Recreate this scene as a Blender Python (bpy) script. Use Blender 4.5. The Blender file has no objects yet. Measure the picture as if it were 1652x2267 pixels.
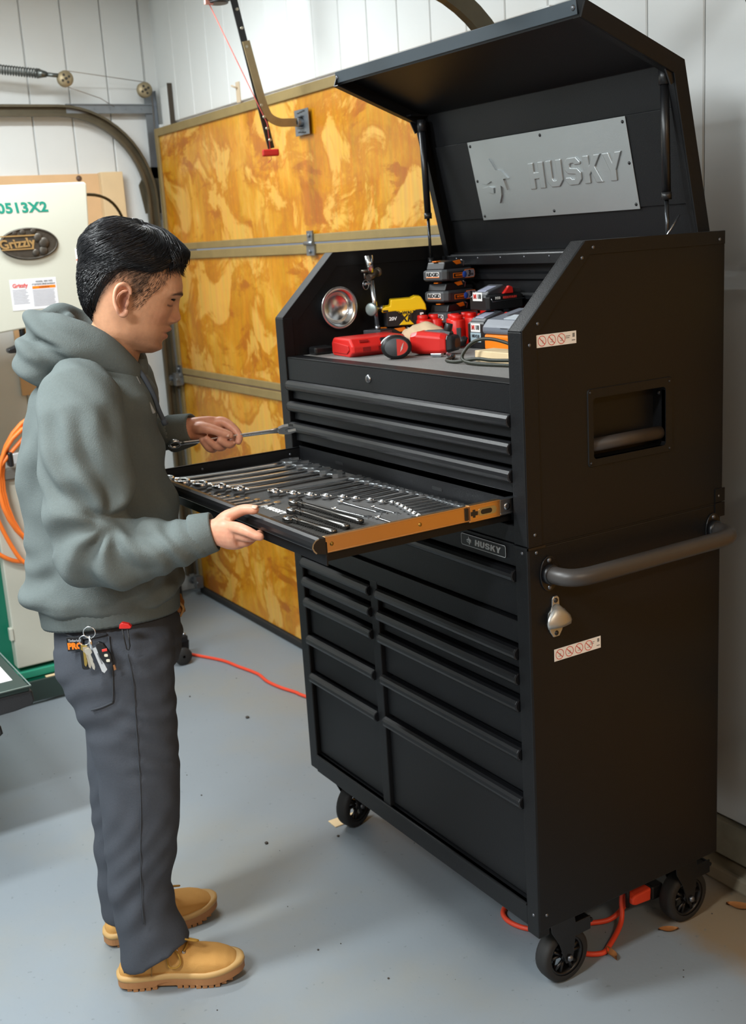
import bpy, bmesh, math, random
import numpy as np
from mathutils import Vector, Matrix, Euler
random.seed(7)
rng = np.random.default_rng(7)
scn = bpy.context.scene
COL = scn.collection

# ------------------------------------------------------------------ camera
cd = bpy.data.cameras.new('camera')
cam = bpy.data.objects.new('camera', cd); COL.objects.link(cam)
cam.location = (2.8132, -1.4244, 1.7164)
cam.rotation_euler = (1.33437, 0.06108, 1.01386)
cd.sensor_fit = 'VERTICAL'; cd.sensor_height = 36.0; cd.sensor_width = 36.0
cd.lens = 2535.05 / 2267.0 * 36.0
cd.clip_start = 0.05; cd.clip_end = 60
cd.dof.use_dof = True; cd.dof.focus_distance = 2.35; cd.dof.aperture_fstop = 6.3
scn.camera = cam
# ------------------------------------------------------------------ world, exposure
scn.view_settings.view_transform = 'Standard'
scn.view_settings.look = 'None'
scn.view_settings.gamma = 1.0
scn.view_settings.use_curve_mapping = False
scn.view_settings.exposure = 0.17
world = bpy.data.worlds.new('world'); scn.world = world
world.use_nodes = True
world.node_tree.nodes['Background'].inputs[0].default_value = (0.75, 0.85, 1.0, 1)
world.node_tree.nodes['Background'].inputs[1].default_value = 0.3
# ------------------------------------------------------------------ ceiling lamps (light of the fluorescent fixtures built below)
LAMPS = [(0.3, -2.0, 2.93, 0.25, 1.2, 98, (0.92, 0.98, 1.0)),
         (-1.15, -0.45, 2.93, 0.25, 1.2, 42, (0.94, 0.99, 1.0)),
         (1.85, -2.7, 2.93, 0.25, 1.2, 95, (0.93, 0.98, 1.0)),
         (4.0, -0.5, 2.93, 0.25, 1.2, 40, (1.0, 0.84, 0.64))]  # warm unseen lamp, added to light the wood-toned right wall
for (x, y, z, sx, sy, p, c) in LAMPS:
    ld = bpy.data.lights.new('fluorescent_light', 'AREA'); ld.shape = 'RECTANGLE'
    ld.size = sx; ld.size_y = sy; ld.energy = p; ld.color = c
    lo = bpy.data.objects.new('fluorescent_light', ld); COL.objects.link(lo)
    lo.location = (x, y, z - 0.095)

# ------------------------------------------------------------------ materials
MATS = {}
def srgb(h):
    if isinstance(h, str):
        v = [int(h[i:i+2], 16) / 255 for i in (0, 2, 4)]
    else:
        v = [c / 255 for c in h]
    return tuple((c / 12.92 if c <= 0.04045 else ((c + 0.055) / 1.055) ** 2.4) for c in v)
def mat(name, col, rough=0.5, metal=0.0, var=0.12, scale=8.0, bump=0.0, bscale=60.0, spec=0.5, aniso=None, coat=0.0, emit=None, alpha=None, trans=0, sheen=0, sss=0):
    if name in MATS: return MATS[name]
    m = bpy.data.materials.new(name); m.use_nodes = True
    nt = m.node_tree; n = nt.nodes; l = nt.links
    b = n['Principled BSDF']
    c = srgb(col)
    tc = n.new('ShaderNodeTexCoord')
    no = n.new('ShaderNodeTexNoise'); no.inputs['Scale'].default_value = scale; no.inputs['Detail'].default_value = 5
    l.new(tc.outputs['Object'], no.inputs['Vector'])
    mx = n.new('ShaderNodeMix'); mx.data_type = 'RGBA'
    mx.inputs['A'].default_value = (*[x * (1 - var) for x in c], 1)
    mx.inputs['B'].default_value = (*[min(1, x * (1 + var)) for x in c], 1)
    l.new(no.outputs['Fac'], mx.inputs['Factor'])
    l.new(mx.outputs['Result'], b.inputs['Base Color'])
    b.inputs['Roughness'].default_value = rough; b.inputs['Metallic'].default_value = metal
    b.inputs['Specular IOR Level'].default_value = spec
    if coat: b.inputs['Coat Weight'].default_value = coat; b.inputs['Coat Roughness'].default_value = 0.1
    if trans: b.inputs['Transmission Weight'].default_value = trans
    if sheen: b.inputs['Sheen Weight'].default_value = sheen
    if sss:
        b.inputs['Subsurface Weight'].default_value = sss; b.inputs['Subsurface Radius'].default_value = (0.012, 0.004, 0.002); b.inputs['Subsurface Scale'].default_value = 0.5
    if emit: b.inputs['Emission Color'].default_value = (*c, 1); b.inputs['Emission Strength'].default_value = emit
    if bump:
        n2 = n.new('ShaderNodeTexNoise'); n2.inputs['Scale'].default_value = bscale; n2.inputs['Detail'].default_value = 3
        l.new(tc.outputs['Object'], n2.inputs['Vector'])
        bp = n.new('ShaderNodeBump'); bp.inputs['Strength'].default_value = bump; bp.inputs['Distance'].default_value = 0.002
        l.new(n2.outputs['Fac'], bp.inputs['Height']); l.new(bp.outputs['Normal'], b.inputs['Normal'])
    MATS[name] = m
    return m
def nodes_of(m):
    return m.node_tree.nodes, m.node_tree.links, m.node_tree.nodes['Principled BSDF']

# ------------------------------------------------------------------ mesh builder
def V(*a): return Vector(a)
def rotm(rx=0, ry=0, rz=0): return Euler((rx, ry, rz)).to_matrix()
class MB:
    def __init__(s): s.v = []; s.f = []; s.sm = []
    def add(s, vs, fs, smooth=False):
        o = len(s.v); s.v += [tuple(v) for v in vs]; s.f += [tuple(i + o for i in f) for f in fs]; s.sm += [smooth] * len(fs); return s
    def box(s, x0, x1, y0, y1, z0, z1, R=None, c=None):
        vs = [(x, y, z) for z in (z0, z1) for y in (y0, y1) for x in (x0, x1)]
        if R is not None:
            c = Vector(c) if c else Vector(((x0 + x1) / 2, (y0 + y1) / 2, (z0 + z1) / 2))
            vs = [R @ (Vector(v) - c) + c for v in vs]
        return s.add(vs, [(0, 2, 3, 1), (4, 5, 7, 6), (0, 1, 5, 4), (2, 6, 7, 3), (0, 4, 6, 2), (1, 3, 7, 5)])
    def cbox(s, c, sz, R=None):
        x, y, z = c; a, b, d = [q / 2 for q in sz]
        return s.box(x - a, x + a, y - b, y + b, z - d, z + d, R, c)
    def prism(s, poly, axis, a0, a1):
        """poly: 2D points; axis x:(y,z) y:(x,z) z:(x,y)"""
        def P(p, a): return {'x': (a, p[0], p[1]), 'y': (p[0], a, p[1]), 'z': (p[0], p[1], a)}[axis]
        n = len(poly); vs = [P(p, a0) for p in poly] + [P(p, a1) for p in poly]
        fs = [tuple(range(n))[::-1], tuple(range(n, 2 * n))] + [(i, (i + 1) % n, n + (i + 1) % n, n + i) for i in range(n)]
        return s.add(vs, fs)
    def cyl(s, p0, p1, r0, r1=None, seg=16, caps=True):
        if r1 is None: r1 = r0
        p0 = Vector(p0); p1 = Vector(p1); d = (p1 - p0).normalized()
        u = d.orthogonal().normalized(); w = d.cross(u)
        vs = []
        for p, r in ((p0, r0), (p1, r1)):
            for i in range(seg):
                a = 2 * math.pi * i / seg; vs.append(p + (u * math.cos(a) + w * math.sin(a)) * r)
        s.add(vs, [(i, (i + 1) % seg, seg + (i + 1) % seg, seg + i) for i in range(seg)], True)
        if caps: s.add(vs, [tuple(range(seg))[::-1], tuple(range(seg, 2 * seg))])
        return s
    def tube(s, path, r, seg=8, closed=False, caps=True, flat=None):
        P = [Vector(p) for p in path]; n = len(P)
        rr = r if hasattr(r, '__len__') else [r] * n
        vs = []; up = None
        for i in range(n):
            a = P[(i - 1) % n] if (closed or i > 0) else P[i]; b = P[(i + 1) % n] if (closed or i < n - 1) else P[i]
            t = (b - a).normalized()
            if up is None: up = t.orthogonal().normalized()
            up = (up - t * up.dot(t))
            up = up.normalized() if up.length > 1e-6 else t.orthogonal().normalized()
            w = t.cross(up)
            for k in range(seg):
                an = 2 * math.pi * k / seg; vs.append(P[i] + (up * math.cos(an) + w * math.sin(an) * (flat or 1)) * rr[i])
        fs = []
        for i in range(n if closed else n - 1):
            j = (i + 1) % n
            fs += [(i * seg + k, i * seg + (k + 1) % seg, j * seg + (k + 1) % seg, j * seg + k) for k in range(seg)]
        s.add(vs, fs, True)
        if caps and not closed: s.add(vs, [tuple(range(seg))[::-1], tuple(range((n - 1) * seg, n * seg))])
        return s
    def lathe(s, prof, c=(0, 0, 0), axis=(0, 0, 1), seg=24, a0=0, a1=2 * math.pi):
        """prof: list (r, h) along the axis"""
        d = Vector(axis).normalized(); u = d.orthogonal().normalized(); w = d.cross(u); c = Vector(c)
        n = len(prof); vs = []
        for i in range(seg):
            a = 2 * math.pi * i / seg
            for r, h in prof: vs.append(c + d * h + (u * math.cos(a) + w * math.sin(a)) * r)
        fs = [(i * n + k, ((i + 1) % seg) * n + k, ((i + 1) % seg) * n + k + 1, i * n + k + 1) for i in range(seg) for k in range(n - 1)]
        return s.add(vs, fs, True)
    def loft(s, rings, caps=True, smooth=True):
        n = len(rings[0]); vs = [p for r in rings for p in r]
        fs = [(i * n + k, i * n + (k + 1) % n, (i + 1) * n + (k + 1) % n, (i + 1) * n + k) for i in range(len(rings) - 1) for k in range(n)]
        s.add(vs, fs, smooth)
        if caps: s.add(vs, [tuple(range(n))[::-1], tuple(range((len(rings) - 1) * n, len(rings) * n))], smooth)
        return s
    def sphere(s, c, r, seg=14, rings=9, sc=(1, 1, 1)):
        c = Vector(c); vs = []; fs = []
        for i in range(rings + 1):
            t = math.pi * i / rings
            for k in range(seg):
                a = 2 * math.pi * k / seg
                vs.append(c + Vector((math.sin(t) * math.cos(a) * sc[0], math.sin(t) * math.sin(a) * sc[1], math.cos(t) * sc[2])) * r)
        for i in range(rings):
            for k in range(seg): fs.append((i * seg + k, (i + 1) * seg + k, (i + 1) * seg + (k + 1) % seg, i * seg + (k + 1) % seg))
        return s.add(vs, fs, True)
    def xf(s, Mx):
        s.v = [tuple(Mx @ Vector(v)) for v in s.v]; return s
    def mesh(s, name):
        me = bpy.data.meshes.new(name); me.from_pydata(s.v, [], s.f); me.validate(clean_customdata=False)
        if len(me.polygons) == len(s.sm): me.polygons.foreach_set('use_smooth', s.sm)
        bm = bmesh.new(); bm.from_mesh(me)
        bmesh.ops.remove_doubles(bm, verts=bm.verts, dist=1e-6)
        bmesh.ops.recalc_face_normals(bm, faces=bm.faces)
        bm.to_mesh(me); bm.free()
        return me
def link(name, me, m=None, parent=None, loc=None, rot=None):
    o = bpy.data.objects.new(name, me); COL.objects.link(o)
    if m is not None and me is not None:
        if not me.materials: me.materials.append(m)
    if parent is not None: o.parent = parent
    if loc is not None: o.location = loc
    if rot is not None: o.rotation_euler = rot
    return o
def obj(name, mb, m, parent=None, bevel=0, seg=2, loc=None, rot=None, auto=None):
    me = mb.mesh(name) if isinstance(mb, MB) else mb
    o = link(name, me, m, parent, loc, rot)
    if bevel:
        b = o.modifiers.new('bevel', 'BEVEL'); b.width = bevel; b.segments = seg; b.limit_method = 'ANGLE'; b.angle_limit = math.radians(40)
    return o
def tag(o, label, cat, group=None):
    o['label'] = label; o['category'] = cat
    if group: o['group'] = group
    return o
def thing(name, label, cat, loc=(0, 0, 0), rz=0, group=None):
    o = bpy.data.objects.new(name, None); COL.objects.link(o); o.location = loc; o.rotation_euler = (0, 0, rz)
    o.empty_display_size = 0.05
    return tag(o, label, cat, group)
def struct(name, mb, m, bevel=0):
    o = obj(name, mb, m, None, bevel); o['kind'] = 'structure'; return o
def text_mesh(body, size, extrude=0.0004, bold=0.0, shear=0.0, align='CENTER', spacing=1.0, res=3):
    cu = bpy.data.curves.new('lettering', 'FONT'); cu.body = body; cu.size = size; cu.extrude = extrude; cu.offset = bold; cu.shear = shear
    cu.align_x = align; cu.align_y = 'CENTER'; cu.space_character = spacing; cu.resolution_u = res
    o = bpy.data.objects.new('lettering', cu); COL.objects.link(o)
    dg = bpy.context.evaluated_depsgraph_get()
    me = bpy.data.meshes.new_from_object(o.evaluated_get(dg))
    bpy.data.objects.remove(o); bpy.data.curves.remove(cu)
    me.name = 'lettering'
    return me
def lettering(body, size, m, parent, origin, ex, ey, extrude=0.0004, bold=0.0, shear=0.0, align='CENTER', spacing=1.0, name='lettering', sx=1.0):
    """flat lettering: ex = reading direction, ey = up direction of the text"""
    me = text_mesh(body, size, extrude, bold, shear, align, spacing)
    ex = Vector(ex).normalized(); ey = Vector(ey).normalized(); ez = ex.cross(ey)
    Mx = Matrix((ex * sx, ey, ez)).transposed().to_4x4(); Mx.translation = Vector(origin)
    me.transform(Mx)
    return link(name, me, m, parent)
def bez(p0, p1, p2, p3, n=16):
    p0, p1, p2, p3 = map(Vector, (p0, p1, p2, p3))
    return [(1 - t) ** 3 * p0 + 3 * (1 - t) ** 2 * t * p1 + 3 * (1 - t) * t * t * p2 + t ** 3 * p3 for t in [i / n for i in range(n + 1)]]
def spline(pts, n=8, closed=False):
    P = [Vector(p) for p in pts]; out = []; N = len(P)
    for i in range(N if closed else N - 1):
        if closed: a, b, c, d = P[i - 1], P[i], P[(i + 1) % N], P[(i + 2) % N]
        else: a, b, c, d = P[max(i - 1, 0)], P[i], P[i + 1], P[min(i + 2, N - 1)]
        for k in range(n):
            t = k / n
            out.append(0.5 * ((2 * b) + (c - a) * t + (2 * a - 5 * b + 4 * c - d) * t * t + (3 * b - a - 3 * c + d) * t ** 3))
    if not closed: out.append(P[-1])
    return out
def dup(root, loc=None, rz=None, label=None, scale=None):
    r = root.copy(); COL.objects.link(r)
    if loc is not None: r.location = loc
    if rz is not None: r.rotation_euler = (0, 0, rz)
    if scale is not None: r.scale = scale
    if label: r['label'] = label
    for ch in list(root.children):
        c = ch.copy(); COL.objects.link(c); c.parent = r
        for g in list(ch.children):
            d = g.copy(); COL.objects.link(d); d.parent = c
    return r
def rrect(x0, x1, y0, y1, r, n=5):
    out = []
    for cx, cy, a in ((x1 - r, y1 - r, 0), (x0 + r, y1 - r, 90), (x0 + r, y0 + r, 180), (x1 - r, y0 + r, 270)):
        for k in range(n + 1):
            t = math.radians(a + 90 * k / n); out.append((cx + r * math.cos(t), cy + r * math.sin(t)))
    return out
# ================================================================== ROOM
W_WALL = mat('white_painted_boards', 'd9dcdb', 0.62, var=0.06, scale=3, bump=0.15, bscale=45)
W_CEIL = mat('ceiling_paint', 'dedfdc', 0.8)
WARM_BOUNCE = mat('warm_reflector_wood', 'c08c4c', 0.5, var=0.15, scale=2)  # unseen right wall's wood tone, put in for warm reflections on the chest
def floor_mat():
    m = mat('painted_concrete', '7b848b', 0.5, var=0.10, scale=1.3, bump=0.12, bscale=90)
    n, l, b = nodes_of(m)
    tc = n.new('ShaderNodeTexCoord')
    old = b.inputs['Base Color'].links[0].from_socket
    # worn tan concrete near the wall corner, brown traffic stains
    a = n.new('ShaderNodeTexNoise'); a.inputs['Scale'].default_value = 2.2; a.inputs['Detail'].default_value = 7; a.inputs['Roughness'].default_value = 0.65
    l.new(tc.outputs['Object'], a.inputs['Vector'])
    sep = n.new('ShaderNodeSeparateXYZ'); l.new(tc.outputs['Object'], sep.inputs[0])
    def smooth(src, lo, hi):
        r = n.new('ShaderNodeMapRange'); r.interpolation_type = 'SMOOTHSTEP'; r.inputs['From Min'].default_value = lo; r.inputs['From Max'].default_value = hi
        l.new(src, r.inputs['Value']); return r.outputs['Result']
    def math_(op, x, y):
        q = n.new('ShaderNodeMath'); q.operation = op
        for i, v in enumerate((x, y)):
            if isinstance(v, (int, float)): q.inputs[i].default_value = v
            else: l.new(v, q.inputs[i])
        return q.outputs[0]
    # band of bare dirty concrete along the wall: y + noise > .62 with x > .95
    ty = smooth(math_('ADD', sep.outputs['Y'], math_('MULTIPLY', a.outputs['Fac'], 0.22)), 0.52, 0.62)
    tx = smooth(math_('ADD', sep.outputs['X'], math_('MULTIPLY', a.outputs['Fac'], 0.2)), 0.9, 1.15)
    bare = math_('MULTIPLY', ty, tx)
    m1 = n.new('ShaderNodeMix'); m1.data_type = 'RGBA'; m1.inputs['B'].default_value = (*srgb('80705a'), 1)
    l.new(bare, m1.inputs['Factor']); l.new(old, m1.inputs['A'])
    st = n.new('ShaderNodeTexNoise'); st.inputs['Scale'].default_value = 0.9; st.inputs['Detail'].default_value = 8; st.inputs['Roughness'].default_value = 0.6
    l.new(tc.outputs['Object'], st.inputs['Vector'])
    s1 = math_('MULTIPLY', smooth(st.outputs['Fac'], 0.48, 0.68), 0.6)
    m2 = n.new('ShaderNodeMix'); m2.data_type = 'RGBA'; m2.inputs['B'].default_value = (*srgb('86857c'), 1)
    l.new(s1, m2.inputs['Factor']); l.new(m1.outputs['Result'], m2.inputs['A'])
    sp = n.new('ShaderNodeTexNoise'); sp.inputs['Scale'].default_value = 55; sp.inputs['Detail'].default_value = 2
    l.new(tc.outputs['Object'], sp.inputs['Vector'])
    m3 = n.new('ShaderNodeMix'); m3.data_type = 'RGBA'; m3.inputs['B'].default_value = (*srgb('5d6468'), 1)
    l.new(math_('MULTIPLY', smooth(sp.outputs['Fac'], 0.68, 0.76), 0.55), m3.inputs['Factor']); l.new(m2.outputs['Result'], m3.inputs['A'])
    l.new(m3.outputs['Result'], b.inputs['Base Color'])
    return m
XL, XR, YB, YF, ZC = -2.56, 4.9, -5.2, 0.77, 3.0
struct('floor', MB().box(XL - .1, XR + .1, YB - .1, YF + .25, -0.1, 0), floor_mat())
struct('ceiling', MB().box(XL - .1, XR + .1, YB - .1, YF + .1, ZC, ZC + .1), W_CEIL)
wl = struct('wall_left', MB().box(XL - .1, XL, YB, YF, 0, ZC), W_WALL)
wf = MB(); wf.box(XL, 0.30, YF, YF + .1, 2.22, ZC); wf.box(.30, 1.10, YF, YF + .1, .0, ZC); wf.box(1.10, XR, YF, YF + .1, 2.22, ZC); wf.box(XL, -2.5, YF, YF + .1, 0, 2.22); wf.box(3.75, XR, YF, YF + .1, 0, 2.22)
wfo = struct('wall_front', wf, W_WALL)
struct('wall_back', MB().box(XL, XR, YB - .1, YB, 0, ZC), W_WALL)
struct('wall_right', MB().box(XR, XR + .1, YB, YF, 0, ZC), WARM_BOUNCE)
# boards: left wall and door wall (v-groove planks)
P = 0.1835
pm = MB().box(-.0, .012, -P / 2 + .0022, P / 2 - .0022, 0, ZC - .002).mesh('plank'); pm.materials.append(W_WALL)
y = 0.70
while y > -1.6:
    o = link('plank', pm, None, wl, (XL, y - P / 2 + .01, 0)); bv = o.modifiers.new('b', 'BEVEL'); bv.width = .004; bv.segments = 1; y -= P
o = obj('plank', MB().box(XL, XL + .012, .7152, YF, 0, ZC - .002), W_WALL, wl)
pm2 = MB().box(-P / 2 + .0012, P / 2 - .0012, -.012, 0, 2.285, ZC - .002).mesh('plank'); pm2.materials.append(W_WALL)
pm3 = MB().box(-P / 2 + .0012, P / 2 - .0012, -.012, 0, .16, ZC - .002).mesh('plank'); pm3.materials.append(W_WALL)
x = 0.816 + P / 2 + P
xs = []
while x > XL + .1: xs.append(x); x -= P
for x in xs:
    full = x > 0.38
    o = link('plank', pm3 if full else pm2, None, wfo, (x, YF, 0)); bv = o.modifiers.new('b', 'BEVEL'); bv.width = .003; bv.segments = 1
SILL = mat('weathered_sill_timber', '8f8a78', 0.8, var=0.25, scale=25, bump=.4)
CURB = mat('rough_concrete_curb', '7c7361', 0.9, var=0.25, scale=18, bump=.6, bscale=40)
t1 = struct('trim_1', MB().box(.30, 1.10, .745, .77, 0.05, .155), SILL, .006)
t2 = struct('trim_2', MB().box(.30, 1.6, .70, .77, 0, 0.045), CURB, .008)
# door jambs
for k, (a, b2) in enumerate(((XL + .02, -2.478), (0.235, .30), (1.09, 1.14))):
    struct('trim_%d' % (k + 3), MB().box(a, b2, .735, .77, 0.0 if k != 1 else 0.16, 2.285), W_WALL, .003)

# ---------------------------------------------------------------- garage door of stained plywood
def ply_mat():
    m = mat('stained_plywood', 'd08a2a', 0.42, var=0.05, bump=.05, bscale=30, coat=.25)
    n, l, b = nodes_of(m)
    tc = n.new('ShaderNodeTexCoord')
    mp = n.new('ShaderNodeMapping'); mp.inputs['Scale'].default_value = (1.0, 1, .55); l.new(tc.outputs['Object'], mp.inputs[0])
    na = n.new('ShaderNodeTexNoise'); na.inputs['Scale'].default_value = 4.2; na.inputs['Detail'].default_value = 6; na.inputs['Roughness'].default_value = .68; na.inputs['Distortion'].default_value = .25
    l.new(mp.outputs[0], na.inputs['Vector'])
    cr = n.new('ShaderNodeValToRGB'); e = cr.color_ramp.elements
    e[0].position = .28; e[0].color = (*srgb('ad6c1c'), 1); e[1].position = .75; e[1].color = (*srgb('e2b566'), 1)
    for p_, c_ in ((.40, 'bd7f2c'), (.52, 'cd923a'), (.62, 'd8a34c')):
        q = e.new(p_); q.color = (*srgb(c_), 1)
    l.new(na.outputs['Fac'], cr.inputs[0])
    nb = n.new('ShaderNodeTexNoise'); nb.inputs['Scale'].default_value = 2.6; nb.inputs['Detail'].default_value = 9; nb.inputs['Roughness'].default_value = .62; nb.inputs['Distortion'].default_value = .5
    mp2 = n.new('ShaderNodeMapping'); mp2.inputs['Scale'].default_value = (.9, 1, 1.9); mp2.inputs['Location'].default_value = (3.1, 0, 1.7); l.new(tc.outputs['Object'], mp2.inputs[0]); l.new(mp2.outputs[0], nb.inputs['Vector'])
    r = n.new('ShaderNodeMapRange'); r.interpolation_type = 'SMOOTHSTEP'; r.inputs['From Min'].default_value = .535; r.inputs['From Max'].default_value = .60; r.inputs['To Max'].default_value = .82
    l.new(nb.outputs['Fac'], r.inputs['Value'])
    mx = n.new('ShaderNodeMix'); mx.data_type = 'RGBA'; mx.inputs['B'].default_value = (*srgb('a2560f'), 1)
    l.new(r.outputs['Result'], mx.inputs['Factor']); l.new(cr.outputs[0], mx.inputs['A'])
    # pale washed patches with darker rims
    nc = n.new('ShaderNodeTexNoise'); nc.inputs['Scale'].default_value = 2.9; nc.inputs['Detail'].default_value = 8; nc.inputs['Roughness'].default_value = .6; nc.inputs['Distortion'].default_value = .6
    mp5 = n.new('ShaderNodeMapping'); mp5.inputs['Scale'].default_value = (1.3, 1, 1.3); mp5.inputs['Location'].default_value = (7.3, 0, 4.1); l.new(tc.outputs['Object'], mp5.inputs[0]); l.new(mp5.outputs[0], nc.inputs['Vector'])
    def band(lo, hi, amt):
        q = n.new('ShaderNodeMapRange'); q.interpolation_type = 'SMOOTHSTEP'; q.inputs['From Min'].default_value = lo; q.inputs['From Max'].default_value = hi; q.inputs['To Max'].default_value = amt
        l.new(nc.outputs['Fac'], q.inputs['Value']); return q.outputs['Result']
    mA = n.new('ShaderNodeMix'); mA.data_type = 'RGBA'; mA.inputs['B'].default_value = (*srgb('b26a16'), 1); l.new(band(.44, .51, .60), mA.inputs['Factor']); l.new(mx.outputs['Result'], mA.inputs['A'])
    mB = n.new('ShaderNodeMix'); mB.data_type = 'RGBA'; mB.inputs['B'].default_value = (*srgb('e4b562'), 1); l.new(band(.50, .57, .74), mB.inputs['Factor']); l.new(mA.outputs['Result'], mB.inputs['A'])
    mx = mB
    # fine vertical grain
    ng = n.new('ShaderNodeTexNoise'); ng.inputs['Scale'].default_value = 60; ng.inputs['Detail'].default_value = 2
    mp3 = n.new('ShaderNodeMapping'); mp3.inputs['Scale'].default_value = (1.0, 1, .06); l.new(tc.outputs['Object'], mp3.inputs[0]); l.new(mp3.outputs[0], ng.inputs['Vector'])
    m4 = n.new('ShaderNodeMix'); m4.data_type = 'RGBA'; m4.blend_type = 'MULTIPLY'; m4.inputs['Factor'].default_value = .35
    l.new(mx.outputs['Result'], m4.inputs['A']); l.new(ng.outputs['Color'], m4.inputs['B'])
    hs = n.new('ShaderNodeHueSaturation'); hs.inputs['Value'].default_value = 1.10; hs.inputs['Saturation'].default_value = 1.06; l.new(m4.outputs['Result'], hs.inputs['Color'])
    l.new(hs.outputs[0], b.inputs['Base Color'])
    return m
PLY = ply_mat()
RAILW = mat('aged_door_rail_wood', '857248', 0.6, var=.25, scale=14, bump=.3)
STEELG = mat('galvanised_steel', '8b9197', 0.42, metal=.85, var=.2, scale=20)
STEELD = mat('dirty_track_steel', '5d5645', 0.5, metal=.55, var=.35, scale=14, bump=.2)
RUBBER = mat('black_rubber', '1b1b1b', 0.7)
ZS = [0.035, .565, 1.12, 1.705, 2.265]
def garage_door(name, x0, x1, hx):
    root = bpy.data.objects.new(name, None); COL.objects.link(root); root['kind'] = 'structure'; root.location = ((x0 + x1) / 2, .72, 0)
    ox = (x0 + x1) / 2
    def B(a, b, c, d, e, f): return MB().box(a - ox, b - ox, c - .72, d - .72, e, f)
    for i in range(4):
        z0, z1 = ZS[i] + .003, ZS[i + 1] - .003
        obj('plywood_panel', B(x0, x1, .708, .73, z0, z1), PLY, root)
        obj('top_rail', B(x0, x1, .698, .708, z1 - .036, z1), RAILW, root, .003)
        if i: obj('bottom_rail', B(x0, x1, .698, .708, z0, z0 + .03), RAILW, root, .003)
        for s in (0, 1):
            xa = x0 if s == 0 else x1 - .03
            obj('end_stile', B(xa, xa + .03, .696, .708, z0 + .001, z1 - .001), RAILW, root, .002)
    obj('bottom_seal', B(x0, x1, .694, .732, 0.001, .034), RUBBER, root, .006)
    for z in ZS[1:4]:
        for h in hx:
            m = MB(); m.prism([(h - .03 - ox, z - .045), (h + .03 - ox, z - .045), (h + .03 - ox, z - .008), (h + .018 - ox, z), (h + .022 - ox, z + .045), (h - .022 - ox, z + .045), (h - .018 - ox, z), (h - .03 - ox, z - .008)], 'y', -.030, -.0235)
            m.cyl((h - .032 - ox, -.034, z), (h + .032 - ox, -.034, z), .008, seg=10)
            m.cyl((h - ox, -.038, z + .028), (h - ox, -.028, z + .028), .007, seg=8)
            m.cyl((h - ox, -.038, z - .03), (h - ox, -.028, z - .03), .007, seg=8)
            obj('hinge', m, STEELG, root)
    return root
garage_door('door_1', -2.465, .235, (-2.435, -1.03, .2))
garage_door('door_2', 1.14, 3.74, (1.17, 2.4))

# ---------------------------------------------------------------- tracks
def channel(path, nrm, w=.05, dpt=.028, th=.003, flip=1):
    """C-channel swept along path lying in a plane x = const; nrm(i) = outward direction in plane"""
    prof = [(-w / 2, 0), (w / 2, 0), (w / 2, dpt), (w / 2 - .011, dpt), (w / 2 - .011, dpt - th), (w / 2 - th, dpt - th), (w / 2 - th, th), (-w / 2 + th, th), (-w / 2 + th, dpt - th), (-w / 2 + .011, dpt - th), (-w / 2 + .011, dpt), (-w / 2, dpt)]
    P = [Vector(p) for p in path]; rings = []
    for i, p in enumerate(P):
        a = P[max(0, i - 1)]; b = P[min(len(P) - 1, i + 1)]; t = (b - a).normalized()
        nn = Vector((0, -t.z, t.y))
        rings.append([p + nn * u + Vector((flip * v_, 0, 0)) for u, v_ in prof])
    return MB().loft(rings, smooth=False)
def track(label, x, flip, ylow=.66, top=2.345, yend=-1.6, zlow=.10):
    r = .40
    root = thing('garage_door_track', label, 'door track', (x, ylow, 0))
    path = [(0, 0, zlow), (0, 0, 1.2), (0, 0, top - r)]
    path += [(0, -r + r * math.cos(a), top - r + r * math.sin(a)) for a in [math.pi / 2 * k / 14 for k in range(1, 15)]]
    path += [(0, yend - ylow, top)]
    obj('rail', channel(path, None, flip=flip), STEELD, root)
    # angle iron with bolt slots and clips
    fx = -.012 * flip
    m = MB(); m.box(fx - .002, fx + .002, .02, .075, top - .30, top + .09); m.box(fx - .014 * 1, fx + .014, .072, .076, top - .3, top + .09)
    if flip > 0: obj('upright_angle', m, STEELG, root)
    m = MB(); m.box(-.004, .004, -.36, .05, top - .01, top + .03); m.box(-.004, .014, -.36, .05, top + .026, top + .03)
    for k in range(5): m.cyl((-.006, -.3 + k * .075, top + .01), (.007, -.3 + k * .075, top + .01), .006, seg=8)
    if flip > 0: obj('brace_angle', m, STEELG, root)
    m = MB(); m.prism([(-.03, top - .46), (.07, top - .46), (.07, top - .25), (.0, top - .25), (-.05, top - .33)], 'x', fx - .002, fx + .002)
    obj('flag_bracket', m, STEELD, root)
    for z in (.25, 1.08, 1.62):
        m = MB(); m.box(-.03, .03, .02, .06, z - .02, z + .02); m.box(-.004, .05 * flip if flip > 0 else .004, .025, .072, z - .03, z + .03) if flip > 0 else m.box(-.05, .004, .025, .072, z - .03, z + .03)
        m.cyl((.035 * flip, -.005, z), (-.02 * flip, -.005, z), .012, seg=10)
        obj('clip', m, STEELD, root)
    return root
track('curved steel garage door track beside the left wall', -2.495, 1)
track('curved black steel track rising behind the open lid', .275, -1)
track('curved steel track at the upper right picture edge', 1.115, -1)
for z, xr in ((1.10, -2.47), (1.68, -2.47), (.07, -2.47), (.07, 1.10)):
    m = MB(); m.cyl((xr - .02, .665, z), (xr + .07, .665, z), .005, seg=8); m.cyl((xr - .018, .665, z), (xr - .004, .665, z), .018, seg=14)
    m.box(xr + .02, xr + .06, .66, .694, z - .03, z + .03)
    o = obj('roller_bracket', m, STEELG)
    tag(o, {1.10: 'steel roller and bracket on the door edge beside the hand holding a wrench', 1.68: 'steel roller and bracket behind the dark hair', .07: 'steel bottom roller bracket in the far left floor corner'}[z] if xr < 0 else 'steel bottom roller bracket at the lower right picture edge', 'roller')
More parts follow.
